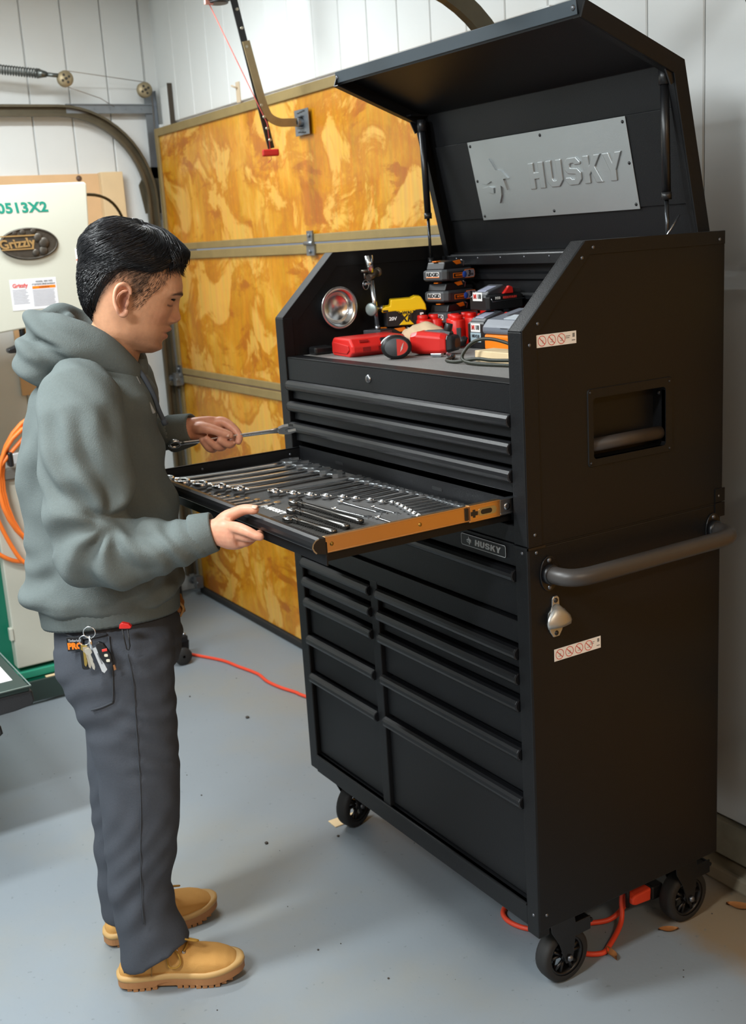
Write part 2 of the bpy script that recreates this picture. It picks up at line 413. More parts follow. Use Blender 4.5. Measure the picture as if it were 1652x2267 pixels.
# spring, pulleys, cable
BRASS = mat('dusty_pulley_zinc', 'a8997a', 0.5, metal=.5, var=.3, scale=30)
sx = -2.38
m = MB(); pts = []
A, Bp = Vector((sx, -.55, 2.545)), Vector((sx, .165, 2.485))
d = (Bp - A); L = d.length; d.normalize(); u = d.orthogonal().normalized(); w = d.cross(u)
nt = 62
for i in range(nt * 8 + 1):
    a = 2 * math.pi * i / 8; pts.append(A + d * (L * i / (nt * 8)) + (u * math.cos(a) + w * math.sin(a)) * .019)
m.tube(pts, .0032, seg=5)
m.cyl(Bp - d * .01, Bp + d * .03, .021, .012)
m.cyl(Bp + d * .03, Bp + d * .09, .009)
tag(obj('extension_spring', m, mat('oiled_spring_steel', '6f7472', .35, metal=.9)), 'long coiled extension spring at the upper left', 'spring')
def pulley(c, label, r=.034):
    m = MB(); m.lathe([(.006, -.012), (r, -.012), (r, -.008), (r - .007, 0), (r, .008), (r, .012), (.006, .012)], c, (1, 0, 0), 24)
    root = thing('cable_pulley', label, 'pulley', c)
    o = obj('sheave', m.xf(Matrix.Translation(-Vector(c))), BRASS, root)
    k = MB()
    for q in range(4):
        a = q * math.pi / 2 + .5; k.cyl((.013, math.cos(a) * .017, math.sin(a) * .017), (.0145, math.cos(a) * .017, math.sin(a) * .017), .006, seg=10)
    k.cyl((-.018, 0, 0), (.02, 0, 0), .006, seg=10)
    obj('hub', k, mat('dark_hub', '3a352b', .6), root)
    return root
pulley((sx, .275, 2.465), 'yellowed sheave at the end of the coiled spring')
pulley((-2.47, .672, 2.435), 'yellowed sheave on the upright angle iron near the corner')
m = MB(); m.tube([(sx, .285, 2.499), (-2.47, .675, 2.47)], .0016, 5); m.tube([(sx, .285, 2.431), (-2.45, .45, 2.395), (-2.47, .52, 2.36)], .0016, 5)
m.tube([(-2.47, .705, 2.435), (-2.474, .69, 1.2), (-2.474, .69, .1)], .0016, 5)
tag(obj('lift_cable', m, mat('cable_steel', '8a7d70', .5, metal=.6)), 'thin steel lift cable strung between the two sheaves', 'cable')
# two galvanised uprights near the corner: pale block with dark edge
m = MB(); m.box(-2.44, -2.36, .735, .757, 2.27, 2.44)
tag(obj('timber_block', m, W_WALL, None, .002), 'white painted timber block above the left end of the plywood door', 'block')
m = MB(); m.box(-2.352, -2.346, .735, .757, 2.24, 2.45)
tag(obj('metal_strip', m, mat('dark_strip', '40372c', .6)), 'narrow dark metal strip beside the white block above the door', 'strip')
# nail pins on wall top of door
m = MB(); m.cyl((-1.66, .757, 2.335), (-1.66, .725, 2.345), .004, seg=8); m.box(-1.675, -1.645, .752, .757, 2.28, 2.36)
tag(obj('wall_hook', m, mat('old_tape', 'c9b79c', .7)), 'small tan hook stuck on the white wall above the plywood door', 'hook')

# ---------------------------------------------------------------- opener arm, bracket, release handle
BLK = mat('black_enamel', '202124', 0.45)
TANM = mat('zinc_tan_steel', '9b8a68', 0.42, metal=.5, var=.25, scale=25)
DX = -1.03
root = thing('door_opener', 'black and tan opener arm bolted to the plywood door', 'opener arm', (DX, .70, 2.134))
def loc(p): return (p[0] - DX, p[1] - .70, p[2] - 2.134)
def barx(y0, z0, y1, z1, w, x0, x1, holes=()):
    d = Vector((0, y1 - y0, z1 - z0)).normalized(); nn = Vector((0, -d.z, d.y)) * w / 2
    a = Vector((0, y0, z0)); b = Vector((0, y1, z1)); mb = MB()
    vs = []
    for x in (x0, x1):
        for p in (a - nn, a + nn, b + nn, b - nn): vs.append(loc((DX + x, p.y, p.z)))
    return mb.add(vs, [(0, 1, 2, 3), (7, 6, 5, 4), (0, 4, 5, 1), (1, 5, 6, 2), (2, 6, 7, 3), (3, 7, 4, 0)])
m = barx(.345, 2.98, .462, 2.545, .034, -.006, 0)
m2 = barx(.455, 2.57, .562, 2.045, .026, -.006, -.001); m.v += m2.v and []; 
o = MB(); o.v = m.v; o.f = m.f; o.sm = m.sm; o.add(m2.v, m2.f)
obj('straight_arm', o, BLK, root, .001)
BOLTM = mat('pale_bolt', 'b9b3a2', .4, metal=.6)
for k in range(7):
    t = .12 + k * .115 if k < 3 else .72 + (k - 3) * .075
    yy = .455 + (.562 - .455) * t; zz = 2.57 + (2.045 - 2.57) * t
    obj('bolt', MB().cyl(loc((DX - .007, yy, zz)), loc((DX + .0075, yy, zz)), .005, seg=10), BOLTM, root)
# bent arm
pp = [Vector((0, .492, 2.405)), Vector((0, .535, 2.215))] + spline([(0, .543, 2.19), (0, .562, 2.152), (0, .60, 2.134), (0, .64, 2.133)], 6) + [Vector((0, .69, 2.134))]
rings = []
for i, p in enumerate(pp):
    a = pp[max(0, i - 1)]; b = pp[min(len(pp) - 1, i + 1)]; t = (b - a).normalized(); nn = Vector((0, -t.z, t.y)) * .0145
    rings.append([loc(q) for q in (p + nn + Vector((DX, 0, 0)), p + nn + Vector((DX + .006, 0, 0)), p - nn + Vector((DX + .006, 0, 0)), p - nn + Vector((DX, 0, 0)))])
obj('bent_arm', MB().loft(rings, smooth=False), TANM, root, .001)
m = MB(); m.box(-.052, .052, -.008, -.004, -.045, .045); m.box(-.018, .018, -.022, -.004, -.022, -.018); m.box(-.018, .018, -.022, -.004, .018, .022)
m.cyl((-.0, -.03, 0), (0, -.006, 0), .017, seg=18)
obj('door_plate', m, STEELG, root, .001)
m = MB()
for sx_, sz in ((-.02, .033), (.0, .035), (.02, .037), (-.02, -.033), (0, -.035), (.02, -.037)): m.box(sx_ - .008, sx_ + .008, -.0095, -.0075, sz - .002, sz + .002)
m.cyl((.004, -.0325, 0), (.004, -.029, 0), .008, seg=6)
obj('plate_slot', m, BLK, root)
root = thing('opener_trolley', 'black opener trolley at the top above the plywood door', 'trolley', (DX, .40, 2.53))
m = MB(); m.box(-.02, .02, -.04, .04, 0, .45); m.cyl((0, .0, .012), (0, 0, -.008), .032, .036, seg=18)
obj('housing', m, BLK, root, .004)
m = MB(); m.box(-.006, .006, -.05, -.02, -.012, .003); obj('release_lever', m, mat('pink_lever', 'd89a90', .5), root, .001)
root = thing('release_handle', 'red release handle hanging on a cord before the plywood door', 'handle', (DX, .556, 2.03))
m = MB(); m.box(-.03, .03, -.012, .012, -.012, .012); o = obj('grip', m, mat('red_plastic', 'b01a14', .4), root, .005, 3, rot=(0, 0, math.radians(70)))
m = MB(); m.tube([(.0, -.19, .49), (.004, -.006, .10), (0, 0, .0)], .0017, 6); m.tube([(0, 0, -.01), (.004, .0, -.022), (-.004, -.012, -.035)], .0014, 6)
obj('cord', m, mat('red_pull_cord', 'c9564c', .7), root)
# vertical wooden plywood board with timber post on left wall
PINE = mat('raw_pine', 'dcc39a', 0.6, var=.12, scale=10, bump=.1)
PLYB = mat('raw_plywood_board', 'd8b286', 0.65, var=.15, scale=6)
root = thing('backer_board', 'raw plywood backer board with a pine post on the left wall', 'board', (XL + .012, .37, 1.2))
obj('sheet', MB().box(0, .018, -.42, .06, -.1, .875), PLYB, root, .001)
obj('post', MB().box(.0185, .06, .055, .16, -.1, .878), PINE, root, .002)
obj('post_base', MB().box(0, .0183, .061, .16, -.1, .878), PINE, root, .001)
m = MB(); m.lathe([(0, .006), (.008, .006), (.014, 0), (.014, -.001)], (.018, -.035, .855), (1, 0, 0), 14); obj('screw_cap', m, mat('brown_cap', '5d4637', .5), root)
# power cable from the bandsaw to the wall
m = MB(); m.tube(bez((-1.95, .05, 1.94), (-2.1, .35, 2.0), (-2.38, .50, 1.93), (-2.46, .52, 1.55), 20), .0065, 8)
tag(obj('power_cable', m, mat('black_cable', '26291f', .5)), 'black power cable arching from the machine cabinet to the pine post', 'cable')

# ---------------------------------------------------------------- ceiling fixtures
TUBE = bpy.data.materials.new('lamp_diffuser'); TUBE.use_nodes = True
bb = TUBE.node_tree.nodes['Principled BSDF']; bb.inputs['Emission Color'].default_value = (.95, .98, 1, 1); bb.inputs['Emission Strength'].default_value = 6
for k, (x, y, z, sx_, sy_, p, c) in enumerate(LAMPS):
    root = thing('ceiling_lamp', 'white fluorescent ceiling lamp in the %s bay of the garage' % ('middle', 'left hand', 'rear', 'unseen warm-lit right hand')[k], 'lamp', (x, y, ZC), group='fluorescent ceiling lamps')
    obj('housing', MB().box(-.14, .14, -.62, .62, -.06, 0), W_CEIL, root, .005)
    m = MB()
    for q in (-.07, .07): m.cyl((q, -.58, -.075), (q, .58, -.075), .013, seg=12)
    obj('lamp_tube', m, TUBE, root)
# ================================================================== TOOL CHEST
W, D = 1.05, 0.569
ZB, ZJ, ZF, ZT, YS = 0.197, 1.08, 1.5185, 1.682, 0.168
BLACK = mat('matte_black_powder_coat', '131416', 0.44, var=.10, scale=6, bump=.18, bscale=420, spec=.26)
BLACKG = mat('gloss_black_pull', '101114', 0.36, var=.08, bump=.06, bscale=300, spec=.5)
BLKP = mat('black_plastic', '17181a', 0.38, var=.1)
CHROME = mat('polished_chrome', 'e2e5e8', 0.22, metal=1.0, var=.04)
STEEL = mat('bright_zinc', 'b4b9c0', 0.28, metal=1.0, var=.06)
WARM_SLIDE = mat('warm_reflection_slide', 'd8b184', 0.30, metal=1.0, var=.05)  # warm reflection painted into the steel colour of the drawer members
SILV = mat('silver_print', 'a2a4a4', 0.4, metal=.3)
WHITE = mat('white_print', 'e8e8e6', 0.5)
REDP = mat('red_print', 'cf3b33', 0.5)
GREYP = mat('grey_print', '77797c', 0.5)
def part(name, mb, m, root, bevel=0, seg=2, parent=None):
    """part given in world coordinates under an unrotated root (or under one of its parts)"""
    o = obj(name, mb, m, parent or root, bevel, seg)
    if parent is None: o.location = -Vector(root.location)
    return o
base = thing('rolling_cabinet', 'black rolling tool cabinet on four casters under the top chest', 'tool cabinet', (W / 2, D / 2, 0))
chest = thing('top_chest', 'black open-lid top tool chest standing on the rolling cabinet', 'tool chest', (W / 2, D / 2, ZJ))

def pull_poly(zt):
    return [(.014, zt - .002), (.001, zt), (-.006, zt - .003), (-.0105, zt - .009), (-.0115, zt - .016), (-.0095, zt - .0225), (-.005, zt - .0265), (-.001, zt - .0275), (.0, zt - .0245), (-.005, zt - .0205), (-.006, zt - .015), (-.002, zt - .009), (.014, zt - .009)]
def drawer(root, x0, x1, zt, zb):
    d = part('drawer', MB().box(x0 + .002, x1 - .002, .012, .50, zb + .003, zt - .010), BLACK, root, .002)
    h = obj('pull', MB().prism(pull_poly(zt), 'x', x0 + .003, x1 - .003), BLACKG, d, .0012)
    for xx in (x0 + .0015, x1 - .003):
        e = [(y - .0006 if y < 0 else y, z) for y, z in [(.008, zt - .001), (.001, zt), (-.006, zt - .003), (-.0105, zt - .009), (-.0115, zt - .016), (-.0095, zt - .0225), (-.005, zt - .027), (.008, zt - .028)]]
        obj('pull_end_cap', MB().prism(e, 'x', xx, xx + .0015), BLACKG, d)
        inner = [(y * .86 + .0016, (z - zt + .014) * .86 + zt - .014) for y, z in e]
        ring = MB(); n = 6
        eo = e[1:7]; ei = inner[1:7]
        q = [(xx + 0.0017, *p) for p in eo] + [(xx + .0017, *p) for p in ei]
        ring.add(q, [(i, i + 1, n + i + 1, n + i) for i in range(n - 1)])
        obj('cap_edge', ring, STEEL, d)
    return d
# ---- base carcass
PX0, PX1 = .045, W - .042
part('side_panel', MB().box(0, .04, .02, D, ZB + .01, ZJ - .004), BLACK, base, .003)
part('side_panel', MB().box(W - .04, W, .001, D - .004, ZB - .004, ZJ - .004), BLACK, base, .003)
part('front_post', MB().box(.0, PX0, 0, .03, ZB, ZJ - .003), BLACK, base, .003)
part('front_post', MB().box(PX1, W - .001, -.001, .03, ZB - .02, ZJ - .003), BLACK, base, .003)
part('back_panel', MB().box(.04, W - .04, D - .012, D - .006, ZB, ZJ - .004), BLACK, base)
part('floor_pan', MB().box(.04, W - .04, .03, D - .012, ZB, ZB + .02), BLACK, base)
part('top_panel', MB().box(.0, W, .0, D, ZJ - .004, ZJ - .0005), BLACK, base)
m = MB(); m.box(.04, W - .04, -.001, .03, ZB - .003, ZB + .052); m.box(.04, W - .04, -.004, .012, ZB + .046, ZB + .052)
part('bottom_rail', m, BLACK, base, .002)
part('badge_rail', MB().box(PX0, PX1, .004, .03, 1.030, ZJ - .004), BLACK, base, .002)
part('middle_rail', MB().box(PX0, PX1, .002, .03, .862, .912), BLACK, base, .002)
part('column_divider', MB().box(.408, .443, .001, .03, ZB + .04, .87), BLACK, base, .002)
drawer(base, PX0, PX1, 1.026, .914)
for x0, x1 in ((PX0 + .002, .408), (.443, PX1)):
    zs = [.853, .796, .735, .622, .506, .252]
    for i in range(5): drawer(base, x0, x1, zs[i], zs[i + 1] + .002)
# badge with lettering on rail
BLOCK = {'H': [(0, 0), (.28, 0), (.28, .37), (.52, .37), (.52, 0), (.8, 0), (.8, 1), (.52, 1), (.52, .63), (.28, .63), (.28, 1), (0, 1)],
    'U': [(0, 1), (0, .22), (.2, 0), (.6, 0), (.8, .22), (.8, 1), (.52, 1), (.52, .32), (.46, .25), (.34, .25), (.28, .32), (.28, 1)],
    'S': [(0, .3), (0, .18), (.18, 0), (.62, 0), (.8, .18), (.8, .44), (.64, .6), (.28, .64), (.28, .74), (.34, .78), (.48, .78), (.52, .72), (.8, .72), (.8, .82), (.62, 1), (.18, 1), (0, .82), (0, .58), (.16, .42), (.52, .38), (.52, .27), (.46, .23), (.34, .23), (.28, .3)],
    'K': [(0, 0), (.28, 0), (.28, .30), (.36, .40), (.56, 0), (.88, 0), (.56, .58), (.86, 1), (.54, 1), (.28, .62), (.28, 1), (0, 1)],
    'Y': [(.30, 0), (.58, 0), (.58, .38), (.88, 1), (.58, 1), (.44, .66), (.30, 1), (0, 1), (.30, .38)]}
def block_name(h, thick, m, parent, origin, ex, ey, sx=1.0, shear=.08, name='letter', bevel=0):
    ex = Vector(ex).normalized(); ey = Vector(ey).normalized(); ez = ex.cross(ey)
    Mx = Matrix((ex, ey, ez)).transposed().to_4x4(); Mx.translation = Vector(origin); x = -2.3
    for ch in 'HUSKY':
        mb = MB().prism([((x + px + (py - .5) * shear) * h * sx, (py - .5) * h) for px, py in BLOCK[ch]], 'z', -thick, thick)
        obj(name, mb.xf(Mx), m, parent, bevel); x += .93
def husky_mark(scale):
    """angular dog-head mark as 2D polygons, about 1 unit tall"""
    P1 = [(-.58, -.02), (-.40, .12), (-.22, .17), (-.10, .50), (.06, .24), (.26, .20), (.46, .02), (.28, .02), (.34, -.24), (.14, -.12), (.10, -.34), (-.02, -.52), (-.10, -.30), (-.04, -.12), (-.16, .0), (-.36, -.06)]
    P2 = [(-.56, -.14), (-.34, -.12), (-.14, -.16), (-.16, -.28), (-.40, -.24)]
    return [[(x * scale, y * scale) for x, y in p] for p in (P1, P2)]
bd = part('badge', MB().prism(rrect(.818, .976, 1.0435, 1.0705, .005), 'y', .001, .0045), BLKP, base)
fr = MB(); o_ = rrect(.818, .976, 1.0435, 1.0705, .005); i_ = rrect(.8196, .9744, 1.0451, 1.0689, .0038); n = len(o_)
fr.add([(x, .0004, z) for x, z in o_] + [(x, .0004, z) for x, z in i_], [(k, (k + 1) % n, n + (k + 1) % n, n + k) for k in range(n)])
obj('badge_border', fr, SILV, bd)
block_name(.0135, .0004, SILV, bd, (.914, .0004, 1.0565), (1, 0, 0), (0, 0, 1), sx=1.45)
mk = MB()
for p in husky_mark(.019): mk.prism([(x + .848, z + 1.057) for x, z in p], 'y', .0002, .0012)
obj('dog_mark', mk, SILV, bd)
# posts' corner caps, rivets
_dome = {}
def dome(mb, c, ax, r=.004):
    mb.rv = getattr(mb, 'rv', []); mb.rv.append((Vector(c), Vector(ax).normalized(), r))
RIV = mat('dull_rivet', '6d7075', .4, metal=.8)
def rivets(name, mb, m, root, parent=None):
    if m is STEEL: m = RIV
    if m.name not in _dome:
        me = MB().lathe([(0, .6), (.6, .5), (1, .1), (1, 0)], (0, 0, 0), (0, 0, 1), 10).mesh(name); me.materials.append(m); _dome[m.name] = me
    for c, ax, r in mb.rv:
        o = link(name, _dome[m.name], None, parent or root, c - (Vector(root.location) if parent is None else Vector((0, 0, 0))))
        o.rotation_euler = ax.to_track_quat('Z', 'Y').to_euler(); o.scale = (r, r, r)
m = MB()
for z in (1.066, .23): dome(m, (W - .018, -.001, z), (0, -1, 0)); dome(m, (W, .022, z), (1, 0, 0))
for z in (1.05,): dome(m, (W, .555, z), (1, 0, 0))
rivets('rivet', m, STEEL, base)
m = MB(); m.box(W - .044, W + .0015, -.0025, .0, ZJ - .006, ZJ - .001); m.box(W, W + .0015, -.0025, .045, ZJ - .006, ZJ - .001)
part('corner_trim', m, BLACKG, base)
part('joining_bracket', MB().box(W, W + .003, .545, .575, 1.046, ZJ - .001), BLACK, base)
# push bar
R_ = .0185; xo = W + .072
path = [(W + .002, .052, 1.016), (W + .02, .053, 1.016)] + bez((W + .025, .053, 1.016), (W + .06, .056, 1.016), (xo, .075, 1.0165), (xo, .125, 1.017), 10) + bez((xo, .47, 1.019), (xo, .52, 1.0195), (W + .06, .536, 1.02), (W + .025, .538, 1.02), 10) + [(W + .002, .538, 1.02)]
pb = part('push_bar', MB().tube(path, R_, 18), mat('satin_black_tube', '3a3735', .42, var=.2, scale=9), base)
for yy, zz in ((.052, 1.016), (.538, 1.02)):
    m = MB(); el = [(yy + .024 * math.cos(a), zz + .038 * math.sin(a)) for a in [2 * math.pi * k / 28 for k in range(28)]]
    m.prism(el, 'x', W + .0003, W + .004); f = obj('bar_flange', m, BLACKG, pb, .001)
    m = MB(); m.lathe([(.0185, 0), (.022, 0.001), (.0215, .010), (.0187, .012)], (W + .004, yy, zz), (1, 0, 0), 20); obj('collar', m, BLACKG, pb)
    m = MB()
    for dz in (-.029, .029): dome(m, (W + .004, yy, zz + dz), (1, 0, 0), .0055)
    rivets('bolt', m, STEEL, base, pb)
# bottle opener
OP = mat('brushed_grey_opener', 'b3b5b3', .38, metal=.75, var=.06)
pl = [(.067 + y, .917 + z) for y, z in [(-.009, .042), (-.005, .047), (.005, .047), (.009, .042), (.010, .022), (.02, .012), (.022, -.012), (.016, -.03), (.008, -.042), (-.008, -.042), (-.016, -.03), (-.022, -.012), (-.02, .012), (-.010, .022)]]
bo = part('bottle_opener', MB().prism(pl, 'x', W + .0005, W + .004), OP, base, .001); bo['label'] = 'grey metal bottle opener screwed to the side panel'
rings = []
for t, (hw, zc, xo_) in zip(range(5), ((.012, .026, .004), (.020, .018, .012), (.030, .006, .019), (.033, -.004, .021), (.031, -.013, .0205))):
    r = []
    for k in range(13):
        a = -1 + 2 * k / 12
        r.append((W + .002 + xo_ * (1 - .35 * a * a), .067 + hw * a, .917 + zc - .004 * (1 - a * a) * (1 if t > 2 else -1) - abs(a) ** 3 * .004))
    for k in range(12, -1, -1):
        a = -1 + 2 * k / 12
        r.append((W + .0005 + xo_ * (1 - .35 * a * a) * .82, .067 + hw * a * .97, .917 + zc - .004 * (1 - a * a) * (1 if t > 2 else -1) - .001))
    rings.append(r)
obj('hood', MB().loft(rings), OP, bo)
m = MB()
for dz in (.038, -.034): dome(m, (W + .004, .067, .917 + dz), (1, 0, 0), .0055)
rivets('screw', m, BLKP, base, bo)
# warning stickers
def sticker(root, y0, y1, z0, z1, n, tail):
    s = part('sticker', MB().box(W + .0002, W + .0007, y0, y1, z0, z1), WHITE, root); s['label'] = 'white sticker with red prohibition symbols'
    h = z1 - z0; r = h * .42
    for k in range(n):
        cy = y0 + h * .55 + k * h * 1.0; cz = (z0 + z1) / 2
        m = MB(); N = 26
        ou = [(W + .0009, cy + r * math.cos(2 * math.pi * i / N), cz + r * math.sin(2 * math.pi * i / N)) for i in range(N)]
        inn = [(W + .0009, cy + r * .88 * math.cos(2 * math.pi * i / N), cz + r * .88 * math.sin(2 * math.pi * i / N)) for i in range(N)]
        m.add(ou + inn, [(i, (i + 1) % N, N + (i + 1) % N, N + i) for i in range(N)])
        c = math.sqrt(.5) * r * .92; wd = r * .05
        m.add([(W + .0009, cy - c - wd, cz + c - wd), (W + .0009, cy - c + wd, cz + c + wd), (W + .0009, cy + c + wd, cz - c + wd), (W + .0009, cy + c - wd, cz - c - wd)], [(0, 1, 2, 3)])
        o = obj('prohibition_symbol', m, REDP, s)
        g = MB()
        for (a, b_, c_, d_) in ((-.35, .1, -.4, -.3), (.05, .45, -.42, -.34), (-.1, .1, -.1, .12), (-.3, .35, .1, .16), (.15, .3, -.3, .0)):
            if random.random() < .85: g.add([(W + .0008, cy + q * r, cz + w_ * r) for q, w_ in ((a, c_), (b_, c_), (b_, d_), (a, d_))], [(0, 1, 2, 3)])
        obj('pictogram', g, GREYP, s)
    g = MB()
    for (a, b_, c_, d_) in ((y1 - tail, y1 - tail + .012, z1 - .008, z1 - .0095), (y1 - tail, y1 - tail + .01, z1 - .0115, z1 - .013), (y1 - .010, y1 - .004, z1 - .012, z1 - .004), (y1 - .012, y1 - .003, z0 + .006, z0 + .008)):
        g.add([(W + .0008, p, q) for p, q in ((a, c_), (b_, c_), (b_, d_), (a, d_))], [(0, 1, 2, 3)])
    obj('print', g, GREYP, s)
    return s
sticker(base, .062, .193, .8185, .8455, 4, .03)
# casters
def caster(x, y, ang, brake):
    c = part('caster', MB().box(x - .05, x + .05, y - .045, y + .045, .188, .196), BLACKG, base, .002)
    R = rotm(0, 0, ang); off = Vector((0, .03, 0))
    def T(mb): return mb.xf(Matrix.Translation(Vector((x, y, 0))) @ R.to_4x4())
    wr = .067; wy = .022
    m = MB(); m.lathe([(.049, -.020), (.059, -.021), (.065, -.017), (wr, -.008), (wr, .008), (.065, .017), (.059, .021), (.049, .020)], (0, wy, wr), (1, 0, 0), 32)
    obj('tyre', T(m), RUBBER, c)
    m = MB(); m.lathe([(.049, -.0195), (.049, .0195), (.043, .016), (.042, -.016), (.049, -.0195)], (0, wy, wr), (1, 0, 0), 32)
    m.cyl((-.021, wy, wr), (.021, wy, wr), .013, seg=16)
    for k in range(5):
        a = 2 * math.pi * k / 5 + .3
        for s in (-1, 1):
            a2 = a + s * .22
            p0 = Vector((0, wy + math.cos(a) * .012, wr + math.sin(a) * .012)); p1 = Vector((0, wy + math.cos(a2) * .042, wr + math.sin(a2) * .042))
            for sx2 in (-.013, .013): m.tube([p0 + Vector((sx2, 0, 0)), p1 + Vector((sx2, 0, 0))], .0042, 6)
    obj('wheel', T(m), BLKP if not brake else BLACKG, c)
    m = MB()
    for s in (-1, 1):
        q = [(-.030, .176), (.040, .176), (.044, .15), (.040, .10), (.032, wr - .012), (.012, wr - .012), (-.006, .11), (-.028, .15)]
        m.prism(q, 'x', s * .0265 - .0015, s * .0265 + .0015)
    m.box(-.028, .028, -.034, .042, .174, .180); m.cyl((0, 0, .180), (0, 0, .189), .03, seg=20)
    m.cyl((-.031, wy, wr), (.031, wy, wr), .007, seg=10)
    obj('fork', T(m), BLACKG, c, .0015)
    m = MB()
    for s in (-1, 1): dome(m, (s * .031, wy, wr), (s, 0, 0), .008)
    m.rv = [((Matrix.Translation(Vector((x, y, 0))) @ R.to_4x4()) @ q[0], R @ q[1], q[2]) for q in m.rv]; rivets('axle_nut', m, STEEL, base, c)
    if brake:
        m = MB(); m.box(-.022, .022, .052, .098, .128, .134); m.box(-.026, -.022, .03, .09, .115, .150); m.box(.022, .026, .03, .09, .115, .150)
        m.cyl((-.02, .098, .131), (.02, .098, .131), .006, seg=10)
        obj('brake_pedal', T(m), BLACKG, c, .001)
    return c
caster(.99, .090, 0, True); caster(.99, .488, 0, True); caster(.075, .080, .35, False); caster(.075, .485, .3, False)

# ---- top chest carcass
inner = lambda x0, x1: MB().prism([(.0, ZJ), (D, ZJ), (D, ZT - .002), (YS, ZT - .002), (0, ZF)], 'x', x0, x1)
part('side_panel', inner(.0, .042), BLACK, chest, .002)
# right side: inner skin, frame strips, outer skin with a recessed carrying handle
poly = [(.0, ZJ), (D, ZJ), (D, ZT), (YS, ZT), (0, ZF)]
rs = MB().prism(poly, 'x', W - .042, W - .038)
y0, y1, z0, z1 = .181, .389, 1.237, 1.365
for q in ([(0, ZJ), (D, ZJ), (D, z0), (0, z0)], [(0, z0), (y0, z0), (y0, z1), (0, z1)], [(y1, z0), (D, z0), (D, z1), (y1, z1)], [(0, z1), (D, z1), (D, ZT), (YS, ZT), (0, ZF)]):
    rs.prism(q, 'x', W - .004, W)
for i in range(5):
    a, b_ = Vector((0, *poly[i])), Vector((0, *poly[(i + 1) % 5])); d_ = (b_ - a).normalized(); nn = Vector((0, -d_.z, d_.y)) * .003
    q = [a, b_, b_ + nn, a + nn]
    rs.prism([(v.y, v.z) for v in q], 'x', W - .0395, W - .001)
sp = part('side_panel', rs, BLACK, chest)
# recess pan
m = MB(); dp = .036
m.box(W - dp - .002, W - dp, y0, y1, z0, z1)
for q in (MB().box(W - dp, W - .001, y0 - .002, y0, z0, z1), MB().box(W - dp, W - .001, y1, y1 + .002, z0, z1), MB().box(W - dp, W - .001, y0, y1, z0 - .002, z0), MB().box(W - dp, W - .001, y0, y1, z1, z1 + .002)): m.add(q.v, q.f)
part('recess_pan', m, BLACK, chest)
fr = MB(); o_ = rrect(.166, .409, 1.221, 1.385, .008); i_ = rrect(y0 - .0, y1 + .0, z0, z1, .008); n = len(o_)
def fram(x): return [(x, *p) for p in o_] + [(x - .0002, *p) for p in i_]
fr.add([(W + .0002, *p) for p in o_] + [(W + .0024, p[0] * .985 + .0043, p[1] * .985 + .0195) for p in o_] + [(W + .0024, *p) for p in i_] + [(W - .01, *p) for p in i_], [(j * n + k, j * n + (k + 1) % n, (j + 1) * n + (k + 1) % n, (j + 1) * n + k) for j in range(3) for k in range(n)])
part('recess_frame', fr, BLACK, chest)
part('carry_grip', MB().cyl((W - .016, y0, 1.263), (W - .016, y1, 1.263), .0145, seg=20), mat('grip_rubber', '3a3532', .5), chest)
m = MB()
for yy, zz in ((.174, 1.377), (.401, 1.375), (.174, 1.229), (.401, 1.229)): dome(m, (W + .0024, yy, zz), (1, 0, 0), .0035)
dome(m, (W - .02, y1, 1.35), (0, -1, 0), .006)
rivets('rivet', m, BLACKG, chest)
# flange strips on the outer right side
m = MB(); fw = .036
m.prism([(0.0, ZJ), (fw, ZJ), (fw, ZF - .012), (0, ZF)], 'x', W + .0002, W + .002)
m.prism([(0, ZF), (fw, ZF - .012), (YS + .01, ZT - .028), (YS, ZT)], 'x', W + .0002, W + .002)
m.prism([(YS, ZT), (YS + .01, ZT - .028), (D, ZT - .028), (D, ZT)], 'x', W + .0002, W + .002)
part('edge_flange', m, BLACK, chest, .0008)
m = MB()
for yy, zz in ((.018, 1.49), (.018, 1.105), (.040, 1.53), (.158, 1.649), (.188, 1.668), (.552, 1.664), (.556, 1.095)): dome(m, (W + .002, yy, zz), (1, 0, 0), .0038)
rivets('rivet', m, STEEL, chest)
m = MB(); m.prism([(0.0, ZJ), (.045, ZJ), (.045, ZF - .012), (0, ZF)], 'x', .042, .0435)
m.prism([(0, ZF), (.045, ZF - .012), (YS + .01, ZT - .04), (YS, ZT - .002)], 'x', .042, .0435)
m.prism([(YS, ZT - .002), (YS + .01, ZT - .04), (D, ZT - .04), (D, ZT - .002)], 'x', .042, .0435)
part('edge_flange', m, BLACK, chest, .0006)
part('front_post', MB().box(.0005, PX0, -.0015, .03, ZJ + .001, ZF - .002), BLACK, chest, .002)
part('front_post', MB().box(PX1, W - .0005, -.0015, .03, ZJ + .001, ZF - .002), BLACK, chest, .002)
part('bottom_rail', MB().box(PX0, PX1, .002, .03, ZJ + .001, 1.119), BLACK, chest, .002)
part('bottom_pan', MB().box(.042, W - .042, .03, D - .01, ZJ + .001, ZJ + .006), BLACK, chest)
bk = MB(); bk.box(.042, W - .042, D - .012, D - .004, ZJ + .001, 1.655)
part('back_panel', bk, BLACK, chest)
for zz, h in ((1.60, .024), (1.545, .022), (1.49, .022)):
    part('back_rib', MB().prism([(.557, zz - h), (.548, zz - h + .006), (.548, zz - .006), (.557, zz)], 'x', .15, W - .15), BLACK, chest)
m = MB(); m.box(.05, W - .05, .528, .56, 1.628, 1.634); m.box(.05, W - .05, .526, .530, 1.622, 1.648); m.cyl((.05, .545, 1.645), (W - .05, .545, 1.645), .007, seg=10)
part('hinge_rail', m, BLACKG, chest, .001)
m = MB()
for k in range(9): dome(m, (.12 + k * .1, .526, 1.640), (0, -1, 0), .003)
rivets('rivet', m, STEEL, chest)
